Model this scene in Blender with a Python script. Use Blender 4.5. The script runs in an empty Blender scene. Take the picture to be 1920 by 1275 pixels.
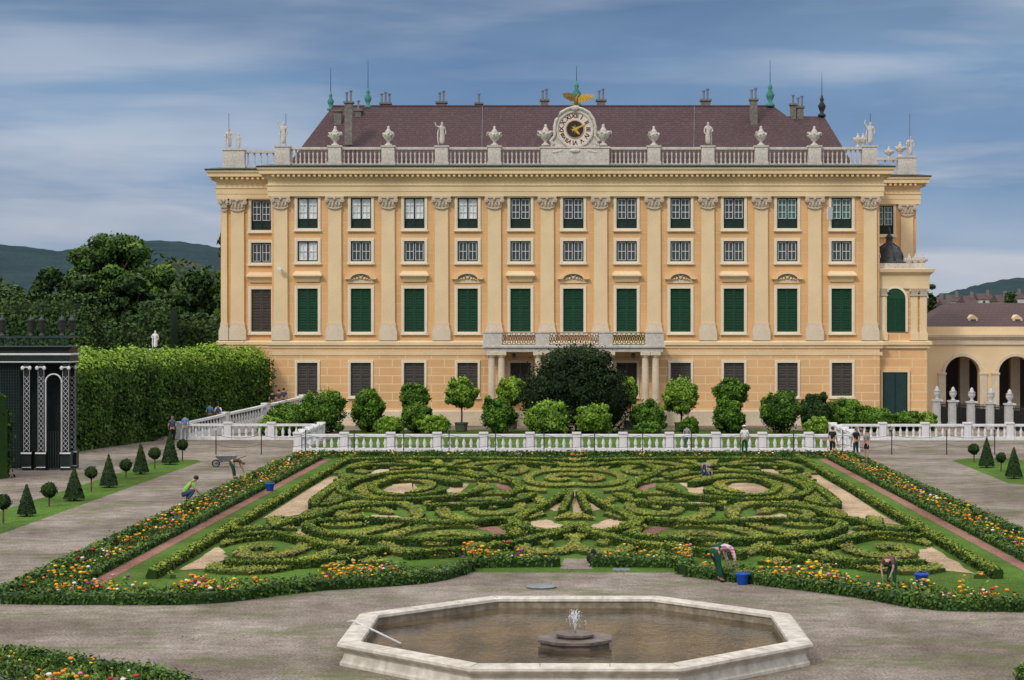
import bpy, math, random
import numpy as np
from mathutils import Vector, Matrix
random.seed(7); rng=np.random.default_rng(7)
C=bpy.context.scene.collection
F=3600.;H=8.1;HY=612.;VX=1078.;PI=math.pi
def G(px,py,z=0.):
    Y=(H-z)*F/(py-HY); return Vector(((px-VX)*Y/F,Y,z))
def gx(px,Y): return (px-VX)*Y/F
def gz(py,Y): return H-(py-HY)*Y/F
# ------------------------------------------------------------ materials
def nt(m):
    m.use_nodes=True; t=m.node_tree; t.nodes.clear(); return t
def N(t,ty,**k):
    n=t.nodes.new(ty)
    for a,b in k.items():
        if a.startswith('I_'): n.inputs[a[2:].replace('_',' ')].default_value=b
        else: setattr(n,a,b)
    return n
def ramp(t,stops):
    r=t.nodes.new('ShaderNodeValToRGB'); e=r.color_ramp.elements
    while len(e)<len(stops): e.new(.5)
    for i,(p,c) in enumerate(stops): e[i].position=p; e[i].color=(*c,1)
    return r
def mul(c,k): return tuple(min(1,x*k) for x in c)
def mixc(t,fac,a,b,bt='MIX'):
    m=t.nodes.new('ShaderNodeMix'); m.data_type='RGBA'; m.blend_type=bt
    for s,v in ((0,fac),(6,a),(7,b)):
        if isinstance(v,bpy.types.NodeSocket): t.links.new(v,m.inputs[s])
        else: m.inputs[s].default_value=v if s==0 else ((*v,1) if len(v)==3 else v)
    return m.outputs[2]
def mat(name,col,rough=.8,ns=6.,am=.18,big=.5,bump=.15,metal=0.,stain=None,brick=None,spec=.3,sr=(.5,.78)):
    m=bpy.data.materials.new(name); t=nt(m); L=t.links.new
    out=N(t,'ShaderNodeOutputMaterial'); p=N(t,'ShaderNodeBsdfPrincipled')
    p.inputs['Roughness'].default_value=rough; p.inputs['Metallic'].default_value=metal
    p.inputs['Specular IOR Level'].default_value=spec
    L(p.outputs[0],out.inputs[0])
    tc=N(t,'ShaderNodeTexCoord'); n1=N(t,'ShaderNodeTexNoise',I_Scale=ns,I_Detail=5.)
    L(tc.outputs['Object'],n1.inputs['Vector'])
    c=ramp(t,[(.3,mul(col,1-am)),(.7,mul(col,1+am))]); L(n1.outputs[0],c.inputs[0])
    n2=N(t,'ShaderNodeTexNoise',I_Scale=big,I_Detail=4.); L(tc.outputs['Object'],n2.inputs['Vector'])
    r2=ramp(t,[(.3,(.85,.84,.83)),(.65,(1.04,1.04,1.04))]); L(n2.outputs[0],r2.inputs[0])
    o=mixc(t,1.,c.outputs[0],r2.outputs[0],'MULTIPLY')
    hgt=n1.outputs[0]
    if brick:
        mc,bw,bh,mo,off=brick
        sx=N(t,'ShaderNodeSeparateXYZ'); L(tc.outputs['Object'],sx.inputs[0])
        cx=N(t,'ShaderNodeCombineXYZ'); L(sx.outputs[0],cx.inputs[0]); L(sx.outputs[2],cx.inputs[1])
        b=N(t,'ShaderNodeTexBrick'); b.offset=off
        b.inputs['Color1'].default_value=(0,0,0,1);b.inputs['Color2'].default_value=(.12,.12,.12,1);b.inputs['Mortar'].default_value=(1,1,1,1)
        b.inputs['Scale'].default_value=1.;b.inputs['Mortar Size'].default_value=mo;b.inputs['Brick Width'].default_value=bw;b.inputs['Row Height'].default_value=bh
        b.inputs['Mortar Smooth'].default_value=.2
        L(cx.outputs[0],b.inputs[0])
        o=mixc(t,b.outputs['Color'],o,mc)
    if stain:
        n3=N(t,'ShaderNodeTexNoise',I_Scale=1.4,I_Detail=6.); mp=N(t,'ShaderNodeMapping'); mp.inputs['Scale'].default_value=(2.5,2.5,.5)
        L(tc.outputs['Object'],mp.inputs[0]); L(mp.outputs[0],n3.inputs['Vector'])
        r3=ramp(t,[(sr[0],(0,0,0)),(sr[1],(.5,.5,.5))]); L(n3.outputs[0],r3.inputs[0])
        o=mixc(t,r3.outputs[0],o,stain)
    L(o,p.inputs['Base Color'])
    if bump:
        bp=N(t,'ShaderNodeBump',I_Strength=bump,I_Distance=.05); L(hgt,bp.inputs['Height']); L(bp.outputs[0],p.inputs['Normal'])
    return m
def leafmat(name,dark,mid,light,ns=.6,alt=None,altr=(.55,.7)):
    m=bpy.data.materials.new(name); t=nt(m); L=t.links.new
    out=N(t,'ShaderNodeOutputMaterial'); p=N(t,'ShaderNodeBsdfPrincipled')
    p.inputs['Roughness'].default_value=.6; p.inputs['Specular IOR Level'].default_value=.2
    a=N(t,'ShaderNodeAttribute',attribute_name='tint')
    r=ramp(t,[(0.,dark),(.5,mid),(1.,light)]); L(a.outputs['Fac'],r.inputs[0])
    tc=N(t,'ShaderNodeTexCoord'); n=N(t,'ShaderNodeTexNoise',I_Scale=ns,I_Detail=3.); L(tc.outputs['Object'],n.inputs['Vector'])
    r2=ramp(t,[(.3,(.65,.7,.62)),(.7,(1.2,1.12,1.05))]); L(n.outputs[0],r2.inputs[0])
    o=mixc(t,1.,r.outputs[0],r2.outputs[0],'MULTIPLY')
    if alt:
        n2=N(t,'ShaderNodeTexNoise',I_Scale=ns*1.3,I_Detail=4.); L(tc.outputs['Object'],n2.inputs['Vector'])
        r3=ramp(t,[(altr[0],(0,0,0)),(altr[1],(.85,.85,.85))]); L(n2.outputs[0],r3.inputs[0])
        o2=mixc(t,1.,r.outputs[0],alt,'MULTIPLY'); o=mixc(t,r3.outputs[0],o,o2)
    L(o,p.inputs['Base Color']); L(p.outputs[0],out.inputs[0])
    return m
CREAM=(.82,.63,.375); ORANGE=(.775,.455,.205)
M={}
M['cream']=mat('cream_stucco',CREAM,.85,9,.05,.3,.1,stain=(.66,.49,.28),sr=(.58,.85))
M['pale']=mat('pale_window_frame',(.84,.74,.56),.8,9,.04,.3,.1)
M['orange']=mat('ochre_stucco',ORANGE,.85,9,.06,.3,.1,brick=((.79,.55,.3),2.1,.83,.02,.5))
M['rust']=mat('rusticated_stucco',ORANGE,.85,9,.06,.3,.1,brick=((.81,.61,.37),2.13,.68,.045,.5))
M['stone']=mat('weathered_stone',(.62,.57,.5),.85,7,.18,.8,.25,stain=(.3,.27,.23),sr=(.54,.8))
M['capstone']=mat('capital_stone',(.56,.47,.36),.85,14,.22,1.,.3)
M['plinth']=mat('plinth_stone',(.72,.6,.44),.85,6,.08,.5,.2,stain=(.55,.45,.33),sr=(.55,.9))
M['white']=mat('white_stone',(.8,.79,.79),.7,8,.06,.6,.1,stain=(.48,.48,.46),sr=(.46,.75))
M['greystone']=mat('grey_stone',(.6,.59,.57),.8,8,.15,.8,.2,stain=(.33,.32,.3))
M['roof']=mat('roof_tiles',(.085,.046,.049),.75,12,.3,.4,.3,brick=((.04,.022,.025),.45,.2,.02,.5),stain=(.14,.095,.09))
M['roof2']=mat('far_roof_tiles',(.1,.058,.055),.8,12,.3,.4,.3,brick=((.05,.03,.03),.5,.25,.02,.5))
M['flash']=mat('copper_flashing',(.03,.055,.05),.5,5,.3)
M['lead']=mat('lead_grey',(.055,.06,.062),.5,5,.3)
M['verdigris']=mat('verdigris',(.07,.25,.2),.6,8,.3)
M['shutg']=mat('green_shutter_paint',(.01,.07,.032),.6,5,.2,.5,.05)
M['shutd_shade']=mat('grey_shutter_and_shade_paint',(.085,.078,.066),.7,5,.2,.5,.05)  # shutter grey; also colours the arcade interior, standing for its shade
M['casing']=mat('dark_casing',(.015,.035,.025),.5,5,.2)
M['wfr']=mat('white_paint',(.8,.81,.78),.5,5,.05)
M['pdark']=mat('dark_glass',(.03,.045,.05),.08,2,.4,.5,0,spec=.8)
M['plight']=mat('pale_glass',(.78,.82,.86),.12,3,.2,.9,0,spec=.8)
M['pteal']=mat('teal_glass',(.03,.16,.13),.15,3,.35,.9,0,spec=.8)
M['gold']=mat('gilding',(.85,.5,.08),.35,8,.15,metal=.6)
M['goldd']=mat('dark_gilding',(.3,.17,.04),.45,8,.3,metal=.4)
M['iron']=mat('iron',(.03,.03,.03),.5,5,.2)
M['black']=mat('black_lacquer',(.016,.024,.022),.45,5,.3)
M['metal']=mat('grey_metal',(.25,.26,.27),.45,5,.2,metal=.4)
M['brickc']=mat('chimney_render',(.2,.18,.16),.85,6,.3)
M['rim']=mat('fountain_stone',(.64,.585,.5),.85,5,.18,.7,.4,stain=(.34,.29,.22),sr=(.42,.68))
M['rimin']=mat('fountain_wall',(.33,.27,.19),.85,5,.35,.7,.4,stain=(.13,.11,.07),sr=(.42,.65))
M['redstone']=mat('basalt_plinth',(.15,.115,.095),.55,5,.3,.9,stain=(.3,.26,.22))
M['blue']=mat('blue_plastic',(.01,.09,.55),.4,3,.05)
M['rope']=mat('rope',(.12,.12,.12),.8)
M['trunk']=mat('bark',(.12,.085,.06),.9,8,.3)
M['tub']=mat('terracotta_tub',(.08,.1,.06),.8)
M['skin']=mat('skin',(.52,.3,.2),.6,5,.05); M['hair']=mat('dark_hair',(.03,.02,.012),.7); M['hairl']=mat('grey_hair',(.2,.15,.1),.7)
M['shoe']=mat('shoe',(.03,.025,.02),.6)
def cloth(n,c): M[n]=mat(n+'_cloth',c,.9,12,.12,2.,.2); return M[n]
for n,c in dict(cgreen=(.012,.075,.045),cwhite=(.75,.76,.78),clime=(.2,.6,.06),cblack=(.02,.02,.022),cgrey=(.24,.25,.26),cblue=(.1,.27,.5),cdenim=(.05,.08,.14),cteal=(.02,.05,.05),cbrown=(.12,.075,.05)).items(): cloth(n,c)
M['plaid']=mat('plaid_cloth',(.55,.12,.25),.9,5,.1,2,.1,brick=((.75,.6,.65),.09,.09,.02,0.))
M['leaf']=leafmat('shrub_leaves',(.014,.045,.006),(.09,.2,.02),(.23,.4,.045),1.2)
M['leafb']=leafmat('bright_leaves',(.04,.09,.01),(.19,.34,.035),(.4,.56,.09),1.2)
M['leafd']=leafmat('dark_leaves',(.007,.022,.006),(.034,.078,.017),(.09,.16,.034))
M['yew']=leafmat('yew_leaves',(.004,.012,.004),(.016,.038,.01),(.045,.075,.013))
M['tree']=leafmat('tree_leaves',(.012,.034,.006),(.07,.145,.024),(.18,.29,.05),.15)
M['vine']=leafmat('vine_leaves',(.006,.024,.003),(.075,.17,.016),(.27,.43,.045),.8)
M['box']=leafmat('box_leaves',(.008,.028,.004),(.075,.14,.014),(.25,.34,.04),.4,alt=(1.6,1.2,1.),altr=(.45,.62))
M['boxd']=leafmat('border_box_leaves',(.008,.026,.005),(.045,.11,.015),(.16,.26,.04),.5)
M['infill']=leafmat('broderie_leaves',(.02,.045,.006),(.15,.19,.02),(.4,.41,.05),.33,alt=(1.15,.72,1.),altr=(.52,.68))
M['flowerleaf']=leafmat('flower_leaves',(.012,.035,.006),(.08,.16,.025),(.25,.36,.07))
def groundmat(name,a,b,sc,moss=None,mr=(.55,.7),bump=.5,ms=.18,streak=(1,1,1)):
    m=bpy.data.materials.new(name); t=nt(m); L=t.links.new
    out=N(t,'ShaderNodeOutputMaterial'); p=N(t,'ShaderNodeBsdfPrincipled'); p.inputs['Roughness'].default_value=.95; p.inputs['Specular IOR Level'].default_value=.15
    L(p.outputs[0],out.inputs[0]); tc=N(t,'ShaderNodeTexCoord')
    n=N(t,'ShaderNodeTexNoise',I_Scale=sc,I_Detail=8.,I_Roughness=.7); L(tc.outputs['Object'],n.inputs['Vector'])
    r=ramp(t,[(.32,a),(.68,b)]); L(n.outputs[0],r.inputs[0]); o=r.outputs[0]
    n2=N(t,'ShaderNodeTexNoise',I_Scale=.16,I_Detail=6.,I_Roughness=.62); L(tc.outputs['Object'],n2.inputs['Vector'])
    r2=ramp(t,[(.38,(.64,.61,.585)),(.6,(1.12,1.12,1.12))]); L(n2.outputs[0],r2.inputs[0]); o=mixc(t,1.,o,r2.outputs[0],'MULTIPLY')
    n4=N(t,'ShaderNodeTexNoise',I_Scale=14.,I_Detail=2.); L(tc.outputs['Object'],n4.inputs['Vector'])
    r4=ramp(t,[(.35,(.62,.62,.62)),(.62,(1.18,1.18,1.18))]); L(n4.outputs[0],r4.inputs[0]); o=mixc(t,1.,o,r4.outputs[0],'MULTIPLY')
    if moss:
        mp=N(t,'ShaderNodeMapping'); mp.inputs['Scale'].default_value=streak; L(tc.outputs['Object'],mp.inputs[0])
        n3=N(t,'ShaderNodeTexNoise',I_Scale=ms,I_Detail=9.,I_Roughness=.74); L(mp.outputs[0],n3.inputs['Vector'])
        r3=ramp(t,[(mr[0],(0,0,0)),(mr[1],(.8,.8,.8))]); L(n3.outputs[0],r3.inputs[0]); o=mixc(t,r3.outputs[0],o,moss)
    L(o,p.inputs['Base Color'])
    bp=N(t,'ShaderNodeBump',I_Strength=bump,I_Distance=.08); L(n4.outputs[0],bp.inputs['Height']); L(bp.outputs[0],p.inputs['Normal'])
    return m
M['gravel']=groundmat('gravel',(.215,.176,.142),(.4,.34,.285),1.3,(.11,.13,.04),(.5,.66),ms=.42,streak=(.6,1.,1),bump=.9)
M['lawn']=groundmat('lawn',(.05,.125,.012),(.12,.21,.028),3.,(.17,.2,.04),(.56,.78))
M['sand']=groundmat('sand',(.44,.31,.19),(.64,.48,.32),2.,(.2,.2,.07),(.57,.75),ms=.9)
M['redg']=groundmat('red_gravel',(.25,.12,.09),(.36,.19,.15),3.)
M['earth']=groundmat('soil',(.05,.04,.025),(.1,.08,.05),3.,(.04,.07,.02))
M['field']=groundmat('far_ground',(.03,.05,.02),(.06,.09,.03),.05)
M['hill']=groundmat('hazy_wooded_hills',(.012,.038,.045),(.026,.066,.068),.03,(.01,.028,.038),(.45,.6),bump=.3,ms=.01)  # forest green shifted to blue, distance haze put into the colour
M['hillmeadow']=groundmat('meadow',(.12,.15,.08),(.2,.2,.12),.02)
# ------------------------------------------------------------ mesh builder
class MB:
    def __init__(s): s.v=[];s.f=[];s.m=[];s.k=0
    def add(s,vs,fs):
        n=len(s.v); s.v+=[tuple(v) for v in vs]; s.f+=[tuple(n+i for i in f) for f in fs]; s.m+=[s.k]*len(fs); return s
    def hexa(s,v): return s.add(v,[(0,3,2,1),(4,5,6,7),(0,1,5,4),(1,2,6,5),(2,3,7,6),(3,0,4,7)])
    def box(s,x0,x1,y0,y1,z0,z1): return s.hexa([(x0,y0,z0),(x1,y0,z0),(x1,y1,z0),(x0,y1,z0),(x0,y0,z1),(x1,y0,z1),(x1,y1,z1),(x0,y1,z1)])
    def lathe(s,prof,n=12,c=(0,0,0),ph=0.,sx=1.,sy=1.):
        vs=[];fs=[]
        for r,z in prof:
            for i in range(n):
                a=2*PI*i/n+ph; vs.append((c[0]+r*math.cos(a)*sx,c[1]+r*math.sin(a)*sy,c[2]+z))
        for j in range(len(prof)-1):
            for i in range(n): fs.append((j*n+i,j*n+(i+1)%n,(j+1)*n+(i+1)%n,(j+1)*n+i))
        fs.append(tuple(range(n-1,-1,-1))); fs.append(tuple((len(prof)-1)*n+i for i in range(n)))
        return s.add(vs,fs)
    def tube(s,pts,rs,n=8):
        pts=[Vector(p) for p in pts]
        if not hasattr(rs,'__len__'): rs=[rs]*len(pts)
        vs=[];fs=[];up=Vector((0.03,.02,1))
        for i,p in enumerate(pts):
            d=(pts[min(i+1,len(pts)-1)]-pts[max(i-1,0)]).normalized()
            a=d.cross(up if abs(d.z)<.9 else Vector((1,0,0))).normalized(); b=d.cross(a)
            for k in range(n): t=2*PI*k/n; vs.append(p+(a*math.cos(t)+b*math.sin(t))*rs[i])
        for j in range(len(pts)-1):
            for k in range(n): fs.append((j*n+k,j*n+(k+1)%n,(j+1)*n+(k+1)%n,(j+1)*n+k))
        fs.append(tuple(range(n-1,-1,-1))); fs.append(tuple((len(pts)-1)*n+k for k in range(n)))
        return s.add(vs,fs)
    def prism(s,poly,y0,y1):
        n=len(poly); vs=[(x,y0,z) for x,z in poly]+[(x,y1,z) for x,z in poly]
        return s.add(vs,[tuple(range(n)),tuple(range(2*n-1,n-1,-1))]+[(i,n+i,n+(i+1)%n,(i+1)%n) for i in range(n)])
    def prismz(s,poly,z0,z1):
        n=len(poly); vs=[(x,y,z0) for x,y in poly]+[(x,y,z1) for x,y in poly]
        return s.add(vs,[tuple(range(n-1,-1,-1)),tuple(range(n,2*n))]+[(i,(i+1)%n,n+(i+1)%n,n+i) for i in range(n)])
    def mould(s,path,prof,closed=False):
        P=[Vector((a[0],a[1])) for a in path]; n=len(P); vs=[];fs=[];m=len(prof)
        for i,p in enumerate(P):
            ds=[]
            if closed or i>0: ds.append((p-P[i-1]).normalized())
            if closed or i<n-1: ds.append((P[(i+1)%n]-p).normalized())
            ns=[Vector((d.y,-d.x)) for d in ds]
            o=ns[0] if len(ns)==1 else (ns[0]+ns[1])/(1+ns[0].dot(ns[1]))
            for a,z in prof: vs.append((p.x+o.x*a,p.y+o.y*a,z))
        for i in range(n if closed else n-1):
            j=(i+1)%n
            for k in range(m-1): fs.append((i*m+k,j*m+k,j*m+k+1,i*m+k+1))
        if not closed: fs.append(tuple(range(m-1,-1,-1))); fs.append(tuple((n-1)*m+k for k in range(m)))
        return s.add(vs,fs)
    def ell(s,c,r,n=10):
        m=n//2+1; vs=[(c[0],c[1],c[2]-r[2])];fs=[]
        for j in range(1,m):
            a=-PI/2+PI*j/m
            for i in range(n): b=2*PI*i/n; vs.append((c[0]+r[0]*math.cos(a)*math.cos(b),c[1]+r[1]*math.cos(a)*math.sin(b),c[2]+r[2]*math.sin(a)))
        vs.append((c[0],c[1],c[2]+r[2])); T=len(vs)-1
        for i in range(n):
            fs.append((0,1+(i+1)%n,1+i)); fs.append((T,T-n+i,T-n+(i+1)%n))
            for j in range(m-2): fs.append((1+j*n+i,1+j*n+(i+1)%n,1+(j+1)*n+(i+1)%n,1+(j+1)*n+i))
        return s.add(vs,fs)
    def mesh(s,mats,smooth=False,name='m'):
        me=bpy.data.meshes.new(name); me.from_pydata(s.v,[],s.f)
        if not isinstance(mats,(list,tuple)): mats=[mats]
        for m in mats: me.materials.append(M[m] if isinstance(m,str) else m)
        if len(mats)>1: me.polygons.foreach_set('material_index',s.m)
        if smooth: me.polygons.foreach_set('use_smooth',[True]*len(s.f))
        me.update(); return me
def put(name,me,parent=None,loc=(0,0,0),rz=0.,sc=None,**k):
    o=bpy.data.objects.new(name,me); C.objects.link(o); o.parent=parent; o.location=loc; o.rotation_euler=(0,0,rz)
    if sc: o.scale=sc if hasattr(sc,'__len__') else (sc,)*3
    for a,b in k.items(): o[a]=b
    return o
def thing(name,label,cat,loc=(0,0,0),rz=0.,group=None,me=None):
    o=put(name,me,None,loc,rz,label=label,category=cat)
    if group: o['group']=group
    return o
def struct(name,me,loc=(0,0,0)): return put(name,me,None,loc,kind='structure')
# ------------------------------------------------------------ leaf cards
def cards(cent,nrm,size,tint,m,core=None,asp=.6,ct=.12):
    n=len(cent); r=rng.normal(size=(n,3)); nn=nrm/(np.linalg.norm(nrm,axis=1)[:,None]+1e-9)
    t=np.cross(nn,r); t/=np.linalg.norm(t,axis=1)[:,None]+1e-9; b=np.cross(nn,t)
    sz=(size*rng.uniform(.6,1.3,n))[:,None]
    Vv=np.stack([cent+t*sz,cent+b*sz*asp,cent-t*sz,cent-b*sz*asp],1).reshape(-1,3)
    fs=np.arange(4*n).reshape(n,4).tolist(); vs=Vv.tolist(); ti=list(np.clip(tint,0,1))
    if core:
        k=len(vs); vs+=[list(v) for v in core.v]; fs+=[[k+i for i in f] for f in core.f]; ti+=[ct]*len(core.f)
    me=bpy.data.meshes.new('leaves'); me.from_pydata(vs,[],fs); me.materials.append(M[m])
    a=me.attributes.new('tint','FLOAT','FACE'); a.data.foreach_set('value',ti); me.update(); return me
def wob(p,f,seed=0):
    return (np.sin(p[:,0]*f+seed)+np.sin(p[:,1]*f*1.13+seed*2+1)+np.sin(p[:,2]*f*.93+seed*3+2)+np.sin((p[:,0]+p[:,2])*f*1.9+seed)*.6)/3.6
def crown(blobs,n,size,m,corek=.8,rough=.14,light=.5,stray=.1):
    cs=[];ns=[];ts=[];core=MB(); tot=sum(b[3]*b[5]+b[3]*b[4] for b in blobs)
    for k,b in enumerate(blobs):
        q=max(30,int(n*(b[3]*b[5]+b[3]*b[4])/tot)); d=rng.normal(size=(q,3)); d/=np.linalg.norm(d,axis=1)[:,None]
        w=wob(d,5.,k*1.7); rr=(1-np.abs(rng.normal(0,.1,q)))*(1+rough*w)+np.where(rng.random(q)<stray,rng.uniform(0,.22,q),0)
        R=np.array(b[3:6]); c=np.array(b[:3])+d*R*rr[:,None]
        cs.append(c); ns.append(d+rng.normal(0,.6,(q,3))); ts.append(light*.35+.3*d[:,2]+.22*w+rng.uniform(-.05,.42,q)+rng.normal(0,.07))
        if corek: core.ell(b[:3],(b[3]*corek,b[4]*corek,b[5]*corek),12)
    return cards(np.concatenate(cs),np.concatenate(ns),size,np.concatenate(ts),m,core)
def resamp(pts,ds=.3,smooth=True):
    P=[np.array(p[:2],float) for p in pts]
    if smooth and len(P)>2:
        Q=[];E=[2*P[0]-P[1]]+P+[2*P[-1]-P[-2]]
        for i in range(1,len(E)-2):
            for t in np.linspace(0,1,12,endpoint=False):
                a,b,c,d=E[i-1],E[i],E[i+1],E[i+2]
                Q.append(.5*((2*b)+(-a+c)*t+(2*a-5*b+4*c-d)*t*t+(-a+3*b-3*c+d)*t**3))
        Q.append(P[-1]); P=Q
    P=np.array(P); L=np.r_[0,np.cumsum(np.linalg.norm(np.diff(P,axis=0),axis=1))]
    k=max(2,int(L[-1]/ds)+1); s=np.linspace(0,L[-1],k); X=np.stack([np.interp(s,L,P[:,0]),np.interp(s,L,P[:,1])],1)
    T=np.gradient(X,axis=0); T/=np.linalg.norm(T,axis=1)[:,None]+1e-9
    return s,X,np.stack([T[:,1],-T[:,0]],1)
def hedge(pts,w,h,size,dens,m,smooth=True,z=0.,bump=.04,loc=None,lf=2.,sidet=.28,topt=.62,rnd=.12):
    s,X,Nn=resamp(pts,max(.3,w*.5),smooth); L=s[-1]; per=2*h+w; n=int(L*per*dens)+20
    u=rng.random(n)*L; t=rng.random(n)*per
    px=np.interp(u,s,X[:,0]); py=np.interp(u,s,X[:,1]); nx=np.interp(u,s,Nn[:,0]); ny=np.interp(u,s,Nn[:,1])
    left=t<h; right=t>h+w; top=~left&~right
    o=np.where(left,-w/2,np.where(right,w/2,t-h-w/2)); zz=np.where(left,t,np.where(right,per-t,h))
    zz=np.where(top,h-(np.abs(o)/(w/2))**3*h*rnd,zz*(1-rnd))
    und=1+(.03*np.sin(u*.9)+.025*np.sin(u*2.3+1) if rnd>.12 else 0); zz=zz*und
    nl=np.where(left,-1.,np.where(right,1.,o/(w/2)*(rnd>.12))); nz=np.where(top,1.,.15)
    P=np.stack([px+nx*o,py+ny*o,zz+z],1); nr=np.stack([nx*nl,ny*nl,nz],1)
    P+=nr*(rng.normal(0,bump,n)+bump*1.5*wob(P,lf,1.))[:,None]
    ti=np.where(top,topt,sidet+.25*(zz/h)**2)+rng.uniform(-.25,.3,n)+.18*wob(P,lf*.8,4.)  # shading put into the leaf tint: darker sides, lighter top
    core=MB(); k=len(s); cw=w/2*.86; vs=[]
    for i in range(k):
        for a,b in ((-cw,0),(-cw,h*(.96-rnd)*.95),(-cw*.6,h*.93),(cw*.6,h*.93),(cw,h*(.96-rnd)*.95),(cw,0)): vs.append((X[i,0]+Nn[i,0]*a,X[i,1]+Nn[i,1]*a,b+z))
    fs=[(i*6+j,(i+1)*6+j,(i+1)*6+j+1,i*6+j+1) for i in range(k-1) for j in range(5)]+[tuple(range(5,-1,-1)),tuple((k-1)*6+j for j in range(6))]
    core.add(vs,fs)
    if loc is not None:
        P-=np.array(loc); core.v=[tuple(np.array(v)-np.array(loc)) for v in core.v]
    return cards(P,nr+rng.normal(0,.45,(n,3)),size,ti,m,core)
# ------------------------------------------------------------ skinned figures
def skin(chains,m,sub=1):
    vs=[];es=[];rs=[];roots=[]
    for ch in chains:
        prev=None
        for it in ch:
            if isinstance(it,int): prev=it; continue
            vs.append(tuple(it[0])); rs.append(it[1]); i=len(vs)-1
            if prev is not None: es.append((prev,i))
            else: roots.append(i)
            prev=i
    me=bpy.data.meshes.new('sk'); me.from_pydata(vs,es,[]); o=bpy.data.objects.new('tmp',me); C.objects.link(o)
    o.modifiers.new('s','SKIN')
    if not me.skin_vertices: bpy.context.view_layer.update()
    d=me.skin_vertices[0].data
    for i,r in enumerate(rs): d[i].radius=(r,r) if not hasattr(r,'__len__') else r; d[i].use_root=i in roots
    q=o.modifiers.new('u','SUBSURF'); q.levels=sub; q.render_levels=sub
    dg=bpy.context.evaluated_depsgraph_get(); dg.update()
    r=bpy.data.meshes.new_from_object(o.evaluated_get(dg)); bpy.data.objects.remove(o); bpy.data.meshes.remove(me)
    r.materials.clear(); r.materials.append(M[m]); r.polygons.foreach_set('use_smooth',[True]*len(r.polygons)); return r
V=Vector
POSE=dict(
 stand=dict(pe=(0,0,.96),sp=(0,0,1.15),ch=(0,0,1.34),ne=(0,0,1.5),he=(0,.015,1.62),el=(.26,-.02,1.13),wr=(.25,.1,.9),kn=(.11,.03,.5),an=(.12,-.01,.09),an2=(.12,-.01,.09),kn2=(.11,.03,.5)),
 walk=dict(pe=(0,0,.95),sp=(0,.01,1.15),ch=(0,.02,1.34),ne=(0,.04,1.5),he=(0,.06,1.62),el=(.25,-.1,1.15),wr=(.24,.05,.94),kn=(.11,.17,.52),an=(.11,.22,.09),an2=(.11,-.32,.13),kn2=(.11,-.06,.5)),
 bend=dict(pe=(0,-.16,.93),sp=(0,.06,1.04),ch=(0,.27,1.02),ne=(0,.42,.95),he=(0,.52,.86),el=(.23,.42,.72),wr=(.15,.52,.45),kn=(.13,-.06,.5),an=(.15,-.02,.09),an2=(.14,.12,.09),kn2=(.13,.06,.5)),
 crouch=dict(pe=(0,-.17,.34),sp=(0,-.06,.53),ch=(0,.1,.7),ne=(0,.21,.83),he=(0,.31,.91),el=(.26,.3,.52),wr=(.12,.5,.28),kn=(.17,.28,.5),an=(.14,-.02,.09),an2=(.14,-.05,.09),kn2=(.18,.25,.48)))
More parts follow.
